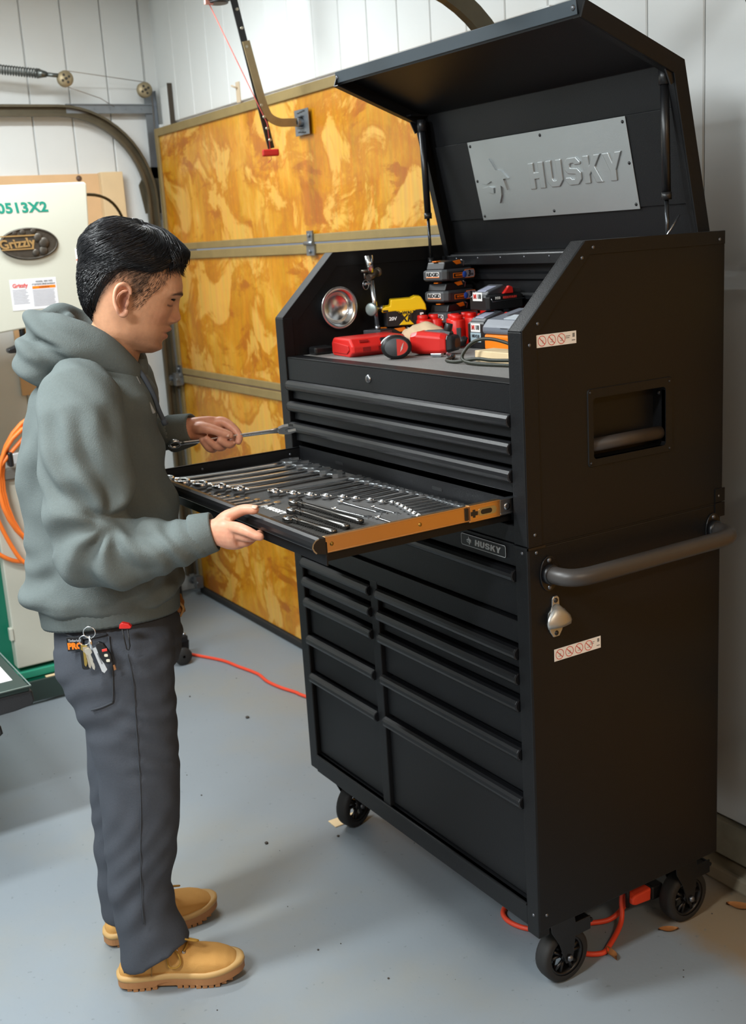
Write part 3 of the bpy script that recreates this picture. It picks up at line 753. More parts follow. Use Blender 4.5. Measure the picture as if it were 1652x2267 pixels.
part('joining_bracket', MB().box(W, W + .003, .545, .575, ZJ + .001, 1.112), BLACK, chest)
# tray
m = MB(); m.box(PX0, PX1, .003, .012, 1.357, 1.414); m.box(PX0, PX1, .003, .05, 1.409, 1.4145); m.box(PX0, PX1, .003, .012, 1.352, 1.357)
fp = part('front_panel', m, BLACK, chest, .002)
LINER = mat('grey_drawer_liner', '7a7875', .85, var=.18, scale=9, bump=.5, bscale=260)
part('tray_floor', MB().box(.043, W - .043, .012, D - .012, 1.398, 1.4075), BLACK, chest)
part('tray_liner', MB().box(.044, W - .044, .052, D - .014, 1.4078, 1.4135), LINER, chest, .001)
m = MB(); m.lathe([(0, .004), (.0085, .004), (.0105, .001), (.0105, 0)], (.462, .003, 1.384), (0, -1, 0), 18); lk = part('lock', m, STEEL, chest)
obj('keyway', MB().box(.4608, .4632, -.0016, -.0008, 1.379, 1.389), BLKP, lk)
sticker(chest, .037, .140, 1.4825, 1.5075, 3, .028)
zs = [1.352, 1.295, 1.238, 1.180]
for i in range(3): drawer(chest, PX0, PX1, zs[i], zs[i + 1] + .002)
# cavity behind the open drawer stays dark: the inner slides
EX = .455     # how far the drawer is pulled out
zt, zb = 1.180, 1.121
dr = part('drawer', MB().box(PX0 + .002, PX1 - .002, .012 - EX, .016 - EX, zb + .003, zt - .010), BLACK, chest, .001)
h = obj('pull', MB().prism([(y - EX, z) for y, z in pull_poly(zt)], 'x', PX0 + .003, PX1 - .003), BLACKG, dr, .0012)
e = [(y - EX, z) for y, z in [(.012, zt - .001), (-.002, zt), (-.010, zt - .003), (-.0155, zt - .009), (-.0172, zt - .016), (-.0145, zt - .0225), (-.009, zt - .0285), (.0, zt - .030), (.012, zt - .033)]]
for xx in (PX0 + .001, PX1 - .003): obj('pull_end_cap', MB().prism(e, 'x', xx, xx + .002), BLACKG, dr)
ar = MB(); eo = e[1:7]; n = 6; cxy = (e[0][0], zt - .014)
ar.add([(PX1 - .0008, *p) for p in eo] + [(PX1 - .0008, cxy[0] + (p[0] - cxy[0]) * .9, cxy[1] + (p[1] - cxy[1]) * .9) for p in eo], [(i, i + 1, n + i + 1, n + i) for i in range(n - 1)])
obj('cap_edge', ar, STEEL, dr)
DX0, DX1, DY0, DY1 = .062, .984, .016 - EX, .012
m = MB(); m.box(DX0, DX1, DY0, DY1, 1.126, 1.1285); m.box(DX0, DX0 + .002, DY0, DY1, 1.1285, 1.168); m.box(DX1 - .002, DX1, DY0, DY1, 1.1285, 1.168); m.box(DX0, DX1, DY1 - .002, DY1, 1.1285, 1.172)
m.box(DX0 - .006, DX0 + .002, DY0, DY1, 1.166, 1.168); m.box(DX1 - .002, DX1 + .006, DY0, DY1, 1.166, 1.168)
obj('drawer_box', m, BLACK, dr)
obj('drawer_liner', MB().box(DX0 + .003, DX1 - .003, DY0 + .003, DY1 - .003, 1.1287, 1.132), mat('charcoal_liner', '4b4a49', .8, var=.2, scale=12, bump=.4, bscale=300), dr)
for xx in (.28, .72): obj('slot', MB().prism(rrect(xx - .02, xx + .02, 1.148, 1.156, .003), 'y', DY1 - .0026, DY1 - .0021), BLKP, dr)
m = MB()
for yy in (-.28, -.02): dome(m, (DX0 + .002, yy, 1.152), (1, 0, 0), .0035)
rivets('rivet', m, STEEL, chest, dr)
def slide(x0, x1):
    m = MB(); ya, yb = -.438, -.106
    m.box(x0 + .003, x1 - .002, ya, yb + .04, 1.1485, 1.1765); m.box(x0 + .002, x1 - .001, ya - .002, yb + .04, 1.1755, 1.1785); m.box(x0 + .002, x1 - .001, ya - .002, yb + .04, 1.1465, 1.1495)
    s = obj('drawer_slide', m, WARM_SLIDE, dr, .0008)
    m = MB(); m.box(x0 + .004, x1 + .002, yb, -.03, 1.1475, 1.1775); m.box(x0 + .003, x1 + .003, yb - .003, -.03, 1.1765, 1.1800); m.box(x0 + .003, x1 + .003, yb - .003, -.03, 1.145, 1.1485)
    obj('middle_member', m, WARM_SLIDE, s, .0008)
    m = MB(); m.box(x0 + .003, x1 + .0015, -.03, .2, 1.150, 1.1755); m.box(x0 + .002, x1 + .003, -.03, .2, 1.1755, 1.179); m.box(x0 + .002, x1 + .003, -.03, .2, 1.146, 1.150)
    obj('cabinet_member', m, STEEL, s, .0008)
    m = MB(); m.prism(rrect(-.086, -.040, 1.1545, 1.1705, .0079), 'x', x1 + .0021, x1 + .0032)
    obj('slot_surround', m, STEEL, s)
    m = MB(); m.prism(rrect(-.080, -.052, 1.1575, 1.1675, .0049), 'x', x1 + .0033, x1 + .0038); m.prism([(-.104, 1.158), (-.099, 1.158), (-.099, 1.154), (-.094, 1.154), (-.094, 1.158), (-.088, 1.158), (-.088, 1.166), (-.094, 1.166), (-.094, 1.170), (-.099, 1.170), (-.099, 1.166), (-.104, 1.166)], 'x', x1 + .0021, x1 + .0035)
    m.box(x0 + .002, x1 + .001, -.116, -.109, 1.150, 1.175)
    obj('latch', m, BLKP, s)
    m = MB()
    for yy in (-.425, -.225): dome(m, (x1 - .002, yy, 1.1625), (1, 0, 0), .0042)
    rivets('rivet', m, mat('brass_rivet', '9a7a3a', .35, metal=.9), chest, s)
    m = MB(); m.lathe([(.004, .001), (.0075, .001), (.0075, 0)], (x1 + .0016, .0 - .012, 1.1625), (1, 0, 0), 14)
    obj('eyelet', m, STEEL, s)
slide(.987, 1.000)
# ---- lid
H, K, E_ = Vector((0, .575, 1.655)), Vector((0, .490, 2.035)), Vector((0, .218, 2.140))
lx0, lx1 = .043, 1.008
def inward(a, b):
    d_ = (b - a).normalized(); return Vector((0, -d_.z, d_.y))
n1 = inward(H, K); n2 = inward(K, E_)
if n1.y > 0: n1 = -n1
if n2.z > 0: n2 = -n2
th = .004
kb = (n1 + n2).normalized()
def lidpoly(t): 
    kk = K + kb * t / kb.dot(n1)
    return [H, K, E_, E_ + n2 * t, kk, H + n1 * t]
lid = part('lid', MB().prism([(p.y, p.z) for p in lidpoly(th)], 'x', lx0, lx1), BLACK, chest, .0015)
for x0, x1 in ((lx0, lx0 + .004), (lx1 - .004, lx1)):
    obj('side_flange', MB().prism([(p.y, p.z) for p in lidpoly(.036)], 'x', x0 - .001 * (x0 < .5), x1 + .001 * (x0 > .5)), BLACK, lid, .001)
for x0, x1 in ((lx0 + .004, lx0 + .022), (lx1 - .022, lx1 - .004)):
    a = lidpoly(.036); b_ = lidpoly(.0335)
    obj('flange_return', MB().prism([(p.y, p.z) for p in (b_[3], b_[4], b_[5], a[5], a[4], a[3])], 'x', x0, x1), BLACK, lid)
lp = MB(); lp.add([(x, p.y, p.z) for x in (lx0, lx1) for p in (E_ + Vector((0, -.002, 0)), E_ + Vector((0, -.003, 0.002)), E_ + Vector((0, .004, -.029)), E_ + Vector((0, .005, -.029)))], [(0, 1, 5, 4), (1, 2, 6, 5), (2, 3, 7, 6), (3, 0, 4, 7), (0, 1, 2, 3), (4, 5, 6, 7)])
obj('front_lip', lp, BLACK, lid)
# rubber edge on the lip with two screws
ms = MB(); ms.add([(x, p.y, p.z) for x in (lx0 - .004, .985) for p in (E_ + Vector((0, -.0045, .004)), E_ + Vector((0, -.001, -.0245)), E_ + Vector((0, .002, -.0245)), E_ + Vector((0, -.0015, .004)))], [(0, 1, 5, 4), (1, 2, 6, 5), (2, 3, 7, 6), (3, 0, 4, 7), (0, 1, 2, 3), (4, 5, 6, 7)])
obj('lip_strip', ms, mat('slate_grey_strip', '3b464e', .45), lid, .001)
m = MB()
for xx in (.048, .975): dome(m, tuple(E_ + Vector((xx, -.0026, -.011))), (0, -1, -.1), .006)
rivets('screw', m, STEEL, chest, lid)
def on_back(x, s, off=0.0):
    """point on the inner face of the lid's back panel: s = height z"""
    t = (s - H.z) / (K.z - H.z); p = H + (K - H) * t + n1 * (th + off); return Vector((x, p.y, p.z))
def back_plate(x0, x1, s0, s1, o0, o1):
    vs = [on_back(x, s, o) for o in (o0, o1) for x, s in ((x0, s0), (x1, s0), (x1, s1), (x0, s1))]
    return MB().add(vs, [(0, 1, 2, 3), (7, 6, 5, 4), (0, 4, 5, 1), (1, 5, 6, 2), (2, 6, 7, 3), (3, 7, 4, 0)])
obj('stiffener_panel', back_plate(lx0 + .03, lx1 - .03, 1.745, 1.947, 0, .005), BLACK, lid, .002)
PLATE = mat('brushed_steel_plate', 'b4b8b9', .44, metal=.9, var=.08, scale=3, bump=.12, bscale=500)
pl = obj('emblem_plate', back_plate(.228, .822, 1.742, 1.946, .0055, .0075), PLATE, lid, .0006); pl['label'] = 'brushed steel plate with embossed maker name'
up = (K - H).normalized(); cpt = on_back(.575, 1.842, .0078)
block_name(.066, .0035, PLATE, pl, cpt + Vector((.050, 0, 0)), (1, 0, 0), up, sx=1.10, name='embossed_letter', bevel=.002)
mk = MB()
for p in husky_mark(.115): mk.prism([(x + .322, z) for x, z in p], 'y', -.0045, .0005)
Mx = Matrix((Vector((1, 0, 0)), n1 * -1, up)).transposed().to_4x4(); Mx.translation = on_back(0, 1.842, .0078)
obj('embossed_mark', mk.xf(Mx), PLATE, pl)
m = MB()
for xx, ss in ((.238, 1.935), (.525, 1.935), (.812, 1.935), (.238, 1.845), (.812, 1.845), (.238, 1.753), (.525, 1.753), (.812, 1.753)): dome(m, on_back(xx, ss, .0076), n1, .0042)
rivets('plate_screw', m, BLKP, chest, pl)
# gas struts
for x, sgn in ((.072, 1), (.978, -1)):
    top = Vector((x, .462, 2.012)); bot = Vector((x, .472, 1.628))
    mid = top + (bot - top) * .66
    s = part('gas_strut', MB().cyl(top, mid, .0095, seg=14), BLACKG, chest)
    m = MB(); m.cyl(mid, bot, .0045, seg=10); obj('strut_rod', m, mat('dark_rod', '3d4044', .25, metal=.8), s)
    for a_, b_, r_ in ((mid - (bot - top) * .03, mid + (bot - top) * .012, .011), (top - (bot - top) * .02, top + (bot - top) * .06, .0125), (bot - (bot - top) * .05, bot + (bot - top) * .015, .009)):
        obj('strut_collar', MB().cyl(a_, b_, r_, seg=14), BLKP, s)
    m = MB(); m.prism([(.43, 2.035), (.475, 2.04), (.482, 2.0), (.455, 1.985)], 'x', x + sgn * -.026, x + sgn * -.022); m.cyl((x - sgn * .024, .462, 2.012), (x + sgn * .012, .462, 2.012), .005, seg=8)
    m.box(min(x - sgn * .03, x - sgn * .004), max(x - sgn * .03, x - sgn * .004), .43, .485, 2.03, 2.034)
    obj('strut_bracket', m, BLKP, s)
m = MB(); m.tube([(.985, .50, 1.72), (.985, .455, 1.672)], .002, 6)
part('lid_stay_wire', m, STEEL, chest)
# ================================================================== TOOLS IN THE TRAY AND DRAWER
ZTR = 1.4137
RED = mat('red_tool_plastic', 'd2251f', .38, var=.06)
REDB = mat('bright_red_plastic', 'dd1c12', .4, var=.06)
GREYR = mat('grey_rubber_overmould', '46494c', .6, var=.1)
ORNG = mat('orange_plastic', 'f07d12', .42)
YELL = mat('yellow_plastic', 'f2c500', .42)
DKG = mat('dark_grey_plastic', '33353a', .45)
BLUEL = mat('blue_label', '2f62d8', .4)
LGREY = mat('light_grey_label', '8f93a6', .5)
def cut_box(x0, x1, y0, y1, z0, z1, c, ct=None):
    """box with chamfered vertical edges, slightly smaller top"""
    ct = c if ct is None else ct
    def ring(z, ins):
        a, b_, e, f = x0 + ins, x1 - ins, y0 + ins, y1 - ins
        return [(a + c, e, z), (b_ - c, e, z), (b_, e + c, z), (b_, f - c, z), (b_ - c, f, z), (a + c, f, z), (a, f - c, z), (a, e + c, z)]
    return MB().loft([ring(z0, ct * .3), ring(z0 + ct * .5, 0), ring(z1 - ct, 0), ring(z1, ct)], smooth=False)
# ---- slide battery packs (long axis y, name end facing -y, label side facing +x)
def slide_pack(label, loc, rz, first=None):
    r = thing('slide_battery', label, 'battery', loc, rz, 'black and orange slide battery packs')
    obj('case', cut_box(-.042, .042, -.064, .064, 0, .031, .009, .006), DKG, r, .002)
    m = MB(); m.prism([(-.058, .030), (-.050, .050), (.0, .054), (.012, .042), (.060, .040), (.062, .030)], 'x', -.032, .032); obj('terminal_block', m, BLKP, r, .003)
    obj('front_grip', cut_box(-.0435, .0435, -.0665, -.038, .003, .0295, .010, .004), GREYR, r, .002)
    m = MB(); m.prism([(-.02, .051), (.01, .054), (.016, .043), (-.004, .041)], 'x', .0322, .034); obj('latch', m, ORNG, r, .001)
    obj('release_button', MB().box(-.012, .004, -.054, -.036, .0505, .0535), ORNG, r, .001)
    m = MB(); m.tube([(.0345, .014, .053), (.0345, .026, .049), (.0345, .022, .036)], .0016, 6); obj('latch_edge', m, STEEL, r)
    m = MB(); m.prism([(-.030, .006), (.016, .006), (.020, .0035), (.056, .0035), (.060, .010), (.060, .020), (.056, .0265), (.020, .0265), (.014, .019), (-.030, .019)], 'x', .0422, .0428); lb = obj('side_label', m, ORNG, r)
    m = MB(); m.prism([(-.028, .0075), (.015, .0075), (.015, .0175), (-.028, .0175)], 'x', .0429, .0431); obj('label_band', m, BLKP, lb)
    m = MB(); m.prism([(.021, .005), (.055, .005), (.0585, .0105), (.0585, .0195), (.055, .025), (.021, .025), (.017, .019), (.017, .008)], 'x', .0429, .0431); obj('label_field', m, LGREY, lb)
    m = MB(); m.lathe([(0, .0008), (.0085, .0006), (.009, 0)], (.0431, .0165, .0135), (1, 0, 0), 16); obj('label_dot', m, BLUEL, lb)
    lettering('3', .022, BLKP, lb, (.0434, .0355, .0145), (0, 1, 0), (0, 0, 1), bold=.0008, shear=.2)
    lettering('Ah', .009, BLKP, lb, (.0434, .047, .0125), (0, 1, 0), (0, 0, 1))
    lettering('OCTANE', .007, ORNG, lb, (.0434, -.007, .0125), (0, 1, 0), (0, 0, 1), bold=.0003)
    lp = obj('name_label', MB().box(-.024, .024, -.0672, -.0666, .010, .0245), WHITE, r)
    lettering('RIDGID', .0135, BLKP, lp, (0, -.0675, .0175), (1, 0, 0), (0, 0, 1), bold=.0006)
    obj('name_bar', MB().box(-.024, .024, -.0674, -.0672, .0095, .0115), ORNG, lp)
    return r
bx, by = .168, .463
b0 = slide_pack('black and orange battery pack on top of the stack', (bx, by, ZTR + .172), .22)
dup(b0, (bx, by + .002, ZTR + .1146), .22, 'black and orange battery pack second from the top of the stack')
dup(b0, (bx + .004, by + .003, ZTR + .0572), .24, 'black and orange battery pack third from the top, behind red batteries')
dup(b0, (bx, by + .004, ZTR), .2, 'black and orange battery pack at the bottom of the stack')
dup(b0, (.10, .335, ZTR), -.45, 'black and orange battery pack underneath the yellow battery')
# ---- yellow battery
r = thing('yellow_battery', 'yellow and black slide battery beside the stack', 'battery', (.112, .345, ZTR + .056), math.radians(-30))
obj('case', cut_box(-.036, .036, -.058, .058, 0, .055, .008, .006), BLKP, r, .002)
m = MB(); m.prism([(-.064, .040), (-.062, .052), (-.050, .056), (-.040, .057), (-.038, .074), (.018, .075), (.030, .080), (.046, .078), (.058, .056), (.060, .040), (.044, .043), (.026, .042), (-.03, .042)], 'x', -.034, .037); obj('top_shell', m, YELL, r, .003)
m = MB(); m.prism([(-.024, .043), (.030, .043), (.018, .034), (.010, .020), (.018, .010), (.024, .004), (-.018, .004), (-.012, .010), (-.004, .020), (-.012, .034)], 'x', .0362, .0385); em = obj('side_emblem', m, YELL, r, .001)
lettering('XR', .026, BLKP, em, (.0388, .003, .021), (0, 1, 0), (0, 0, 1), bold=.0008, shear=.2)
lettering('DeWALT', .0125, BLKP, em, (.0388, .003, .0365), (0, 1, 0), (0, 0, 1), bold=.0006)
lettering('20V', .013, WHITE, r, (.0364, -.034, .022), (0, 1, 0), (0, 0, 1), bold=.0004)
lettering('5', .026, WHITE, r, (.0364, .046, .024), (0, 1, 0), (0, 0, 1), bold=.0008)
obj('vent', MB().box(.030, .0372, -.060, -.046, .042, .047), BLKP, r)
# ---- red slim batteries
def m12(label, loc, rz, h=.078):
    r = thing('red_battery', label, 'battery', loc, rz, 'small red stick battery packs')
    m = MB()
    def tri(z, k): return [(x * k, y * k, z) for x, y in [(.021, -.012), (.024, 0), (.019, .012), (.008, .021), (-.008, .021), (-.019, .012), (-.024, 0), (-.021, -.012), (-.012, -.021), (.012, -.021)]]
    m.loft([tri(0, .95), tri(.003, 1), tri(h * .82, .98), tri(h * .86, .9)]); obj('body', m, REDB, r)
    m = MB(); m.loft([[(x * .62 - .006, y * .75, z) for x, y, _ in tri(0, 1)] for z in (h * .8, h * .98)] + [[(x * .54 - .006, y * .66, h) for x, y, _ in tri(0, 1)]]); obj('terminal_stem', m, REDB, r)
    m = MB(); m.box(.0205, .0238, -.006, .006, .006, h * .62); obj('side_clip', m, GREYR, r, .001)
    return r
r0 = m12('red stick battery with a grey clip at the front of the red cluster', (.292, .395, ZTR), -.5, .084)
for k, (x, y, lab) in enumerate(((.235, .425, 'red stick battery in the red cluster right behind the tan cloth'), (.185, .40, 'red stick battery at the left end of the red cluster'), (.262, .47, 'red stick battery in the middle of the red cluster'), (.215, .485, 'red stick battery in the back row of the red cluster'), (.178, .368, 'red stick battery hidden low behind the tan cloth'), (.318, .468, 'red stick battery at the right end beside the black pack'))):
    dup(r0, (x, y, ZTR), -.5 + .4 * k, lab)
dup(r0, (.262, .525, ZTR + .052), .3, 'tallest red stick battery raised above the red cluster')
m = MB(); m.box(.235, .30, .50, .55, ZTR, ZTR + .051)
tag(obj('black_box', m, BLKP, None, .003), 'black box under the tallest red battery at the chest back', 'box')
# ---- big red and black packs
def big_pack(label, loc, rz, h, text):
    r = thing('black_battery', label, 'battery', loc, rz, 'black packs with red latches')
    obj('case', cut_box(-.042, .042, -.062, .062, 0, h, .008, .006), BLKP, r, .002)
    m = MB(); m.prism([(-.056, h - .001), (-.048, h + .008), (.0, h + .024), (.012, h + .018), (.058, h + .012), (.060, h - .001)], 'x', -.031, .031); obj('terminal_block', m, DKG, r, .003)
    for s in (-1, 1):
        m = MB(); m.prism([(-.008, h), (.012, h + .020), (.024, h + .016), (.026, h)], 'x', s * .036 - .005, s * .036 + .005); obj('latch', m, RED, r, .002)
    m = MB(); m.prism([(-.05, h + .0075), (-.045, h + .011), (-.012, h + .0205), (-.016, h + .0172)], 'x', -.018, .018); obj('top_label', m, LGREY, r)
    f = obj('front_label', MB().box(-.020, .020, -.0630, -.0622, h * .62, h * .62 + .022), WHITE, r)
    lettering('M', .016, REDP, f, (-.010, -.0634, h * .62 + .011), (1, 0, 0), (0, 0, 1), bold=.0009)
    lettering('18', .016, BLKP, f, (.008, -.0634, h * .62 + .011), (1, 0, 0), (0, 0, 1), bold=.0006)
    if h > .06:
        g = obj('capacity_label', MB().box(-.022, .022, -.0630, -.0622, h * .62 - .026, h * .62 - .002), mat('pale_blue_label', '9fb4bd', .5), r)
        lettering('HD12.0', .010, BLKP, g, (0, -.0634, h * .62 - .011), (1, 0, 0), (0, 0, 1), bold=.0004)
    else:
        g = obj('side_groove', MB().tube([(.0425, -.05, h - .01), (.0425, -.046, h - .018), (.0425, .06, h - .016)], .0012, 6), STEEL, r)
        lettering('M18', .009, WHITE, r, (.0423, -.028, h - .010), (0, 1, 0), (0, 0, 1), bold=.0004)
        lettering('REDLITHIUM', .008, REDP, r, (.0423, .012, h - .010), (0, 1, 0), (0, 0, 1), bold=.0003)
    return r
big_pack('tall black battery with white M18 label beside the red cluster', (.385, .448, ZTR), .0, .070, 1)
big_pack('flat black battery with a red latch resting on the tall pack', (.352, .483, ZTR + .095), .0, .040, 0)
# ---- orange and grey charger
r = thing('orange_charger', 'orange and grey battery charger beside the right chest wall', 'charger', (.545, .445, ZTR), .0)
m = MB(); m.loft([[(x, y, z) for x, y in ((-.105, -.075), (.105, -.075), (.105, .085), (-.105, .085))] for z in (0, .042)], smooth=False); obj('base', m, ORNG, r, .006)
m = MB(); m.prism([(-.078, .042), (-.080, .060), (-.062, .078), (.04, .098), (.086, .095), (.088, .042)], 'x', -.108, .108); obj('hood', m, mat('grey_charger_plastic', '6b7079', .45), r, .007)
m = MB(); m.box(-.07, .075, -.03, .08, .084, .096, rotm(math.radians(11), 0, 0)); obj('bay', m, DKG, r, .004)
m = MB(); m.box(-.045, .045, -.056, -.02, .080, .0845, rotm(math.radians(11), 0, 0)); obj('label', m, mat('charger_label', 'b9c0c6', .5), r)
m = MB()
for a in (-.03, .012): obj('logo_line', MB().box(a, a + .028, -.0806, -.0796, .058, .0592), BLKP, r)
obj('seam', MB().box(-.07, .02, -.0757, -.0748, .030, .0312), mat('dark_orange', 'b85a08', .5), r)
# ---- pine offcut and black cable
m = MB(); m.box(.62, .80, .205, .262, ZTR, ZTR + .026)
tag(obj('wood_offcut', m, PINE, None, .002), 'small pine wood offcut lying in the tray by the right post', 'wood block')
ca = [(.92, .24, 1.428), (.80, .225, 1.446), (.70, .205, 1.468), (.655, .185, 1.466), (.63, .17, 1.444), (.64, .155, 1.424), (.70, .15, 1.4185), (.80, .17, 1.4185), (.93, .20, 1.4185), (.95, .215, 1.430), (.85, .19, 1.430), (.74, .170, 1.4262), (.68, .165, 1.427), (.62, .15, 1.4185), (.575, .155, 1.4185), (.55, .185, 1.420)]
root = thing('charging_cable', 'looped black charging cable in the tray by the right post', 'cable', (.72, .17, ZTR))
part('cord', MB().tube(spline(ca, 8), .0042, 8), mat('black_cable', '26291f', .5), root)
m = MB(); m.tube([(.55, .185, 1.420), (.53, .205, 1.4205), (.50, .215, 1.4215)], [.004, .007, .006], 10); part('plug', m, BLKP, root)
part('plug_tip', MB().cyl((.50, .215, 1.4215), (.485, .222, 1.4225), .0045, seg=10), STEEL, root)
# ---- red tool box-like body
r = thing('red_tool', 'long red plastic tool body with slots lying at the tray front', 'power tool', (.190, .092, ZTR), math.radians(-6))
def cs(y, sx, top):
    return [(x * sx, y, z) for x, z in ((-.068, .008), (-.06, .0), (.045, .0), (.066, .012), (.066, .028), (.048, top), (-.056, top), (-.068, top - .012))]
obj('shell', MB().loft([cs(0, .94, .044), cs(.006, 1, .047), cs(.135, 1, .048), cs(.16, .92, .047), cs(.17, .7, .040)], smooth=False), RED, r, .003)
for k in range(3):
    y_ = .03 + k * .045
    obj('slot', MB().box(.0655, .0672, y_, y_ + .022, .014, .025) if k < 2 else MB().box(.058, .0675, .085, .135, .026, .044, rotm(0, math.radians(-38), 0)), BLKP if k == 2 else mat('dark_red_slot', '8f0f0c', .5), r)
for k in range(2): obj('vent_slot', MB().box(.052, .060, .025 + .06 * k, .050 + .06 * k, .0345, .0415, rotm(0, math.radians(-42), 0)), mat('dark_red_slot', '8f0f0c', .5), r)
obj('end_panel', MB().prism([(-.052, .008), (.035, .008), (.05, .018), (.046, .030), (-.05, .036)], 'y', -.0035, .0), mat('red_shade_panel', 'c01f1a', .45), r, .002)
m = MB(); m.box(.052, .092, .066, .122, ZTR, ZTR + .022)
tag(obj('black_puck', m, BLKP, None, .006, loc=None), 'small rounded black block left of the red tool body', 'box')
# ---- cordless drill lying on its side, battery end towards the viewer
r = thing('cordless_drill', 'red and black cordless drill lying with its battery end forward', 'drill', (.40, .165, ZTR))
d = Vector((.30, -.25, -.05)).normalized()        # handle axis towards the battery end
A0 = Vector((-.075, .012, .034)); sd = Vector((d.y, -d.x, 0)).normalized(); upv = Vector((0, 0, 1))
ax = Vector((.90, -.44, 0)).normalized(); sd = Vector((.44, .90, 0)).normalized()
def ering(c, a, b_, n=20): return [c + sd * (a * math.cos(2 * math.pi * k / n)) + upv * (b_ * math.sin(2 * math.pi * k / n)) for k in range(n)]
C0 = Vector((-.095, .010, .030))
def at_(t): return C0 + ax * t
obj('grip', MB().loft([ering(at_(0), .017, .020), ering(at_(.008), .024, .025), ering(at_(.045), .025, .027), ering(at_(.055), .028, .028)]), GREYR, r)
obj('collar', MB().loft([ering(at_(.053), .029, .0285), ering(at_(.066), .031, .0295), ering(at_(.071), .030, .029)]), RED, r)
obj('battery_base', MB().loft([ering(at_(.070), .030, .0288), ering(at_(.078), .037, .0298), ering(at_(.100), .039, .0300), ering(at_(.104), .034, .026)]), BLKP, r)
obj('battery_face', MB().loft([ering(at_(.1035), .031, .0235), ering(at_(.1055), .030, .0225)]), GREYR, r)
def half(c, s):
    return [c + sd * (.028 * math.cos(t) * s) + upv * (.0205 * math.sin(t)) for t in [(-math.pi / 2 + math.pi * k / 12) for k in range(13)]]
hr = half(at_(.1058), 1); m = MB(); m.add(hr, [tuple(range(13))]); obj('red_emblem', m, REDP, r)
m = MB(); zz = [(-.004, -.012), (.002, -.004), (-.002, -.002), (.006, .012), (.001, .004), (.004, .002)]
m.add([at_(.1062) + sd * (.012 + a) + upv * b_ for a, b_ in zz], [tuple(range(6))]); obj('white_bolt_mark', m, WHITE, r)
m = MB(); m.add([at_(.067) + sd * a + upv * (.0295 if True else 0) for a in (0,)] * 1 + [], []) if False else None
lb = MB(); n = 9
q = [at_(t) + sd * (-.0395 * math.cos(a)) + upv * (.0302 * math.sin(a)) for t in (.080, .094) for a in [math.radians(20 + 50 * k / (n - 1)) for k in range(n)]]
lb.add(q, [(k, k + 1, n + k + 1, n + k) for k in range(n - 1)]); obj('white_label', lb, WHITE, r)
# body of the drill going to the right
b1 = MB(); bxv = Vector((.86, .51, 0)).normalized(); byv = Vector((-.51, .86, 0))
def bring(t, w, h0, h1, off=0): c = Vector((-.058, .055, 0)) + bxv * t + byv * off; return [c + byv * w * s + upv * z for s, z in ((-1, h0 + .008), (-.75, h0), (.75, h0), (1, h0 + .008), (1, h1 - .010), (.7, h1), (-.7, h1), (-1, h1 - .010))]
obj('motor_body', MB().loft([bring(0, .026, .006, .056), bring(.02, .031, .003, .060), bring(.085, .031, .003, .054), bring(.100, .027, .006, .048)], smooth=False), RED, r, .003)
obj('rear_cap', MB().loft([bring(.100, .028, .005, .050), bring(.116, .026, .008, .048), bring(.122, .018, .015, .042)], smooth=False), BLKP, r, .003)
obj('top_rubber', MB().loft([bring(.03, .016, .046, .060, .012), bring(.075, .018, .046, .061, .014), bring(.10, .014, .042, .056, .012)], smooth=False), GREYR, r, .003)
m = MB(); m.cyl(Vector((.012, .112, .056)), Vector((.015, .116, .076)), .011, .010, seg=14); obj('mode_knob', m, BLKP, r, .002)
m = MB(); m.box(.035, .065, .042, .058, 0.001, .009, rotm(0, 0, .5)); obj('belt_clip', m, STEEL, r, .001)
# ---- tan cloth / bag
me = bpy.data.meshes.new('tan_bag'); bm = bmesh.new(); bmesh.ops.create_icosphere(bm, subdivisions=4, radius=1)
for v in bm.verts:
    p = v.co.copy(); nn = math.sin(p.x * 5 + 1) * math.cos(p.y * 4) * .06 + math.sin(p.x * 11 + p.z * 7) * .03 + math.sin(p.y * 13 - p.x * 6) * .025
    p *= 1 + nn; v.co = Vector((p.x * .068, p.y * .040, max(-.6, p.z) * .042 + .026))
bm.to_mesh(me); bm.free(); me.polygons.foreach_set('use_smooth', [True] * len(me.polygons))
o = link('tan_bag', me, mat('tan_cotton', 'd9bf9c', .85, var=.1, scale=20, bump=.3, bscale=120), None, (.235, .325, ZTR), (0, 0, .6)); tag(o, 'crumpled tan cloth bag behind the red drill', 'bag')
# ---- small silver connector and black helper in front of the red cluster
root = thing('ratchet_tool', 'small black ratchet with a chrome end lying before the red batteries', 'ratchet', (.33, .345, ZTR))
part('chrome_end', MB().cyl((.285, .338, ZTR + .014), (.325, .36, ZTR + .014), .0125, seg=16), CHROME, root, .002)
part('red_ring', MB().cyl((.302, .3475, ZTR + .014), (.315, .3545, ZTR + .014), .0128, seg=16), RED, root)
part('handle', MB().tube([(.325, .36, ZTR + .014), (.345, .372, ZTR + .018), (.352, .378, ZTR + .03)], [.011, .013, .006], 12), BLKP, root)
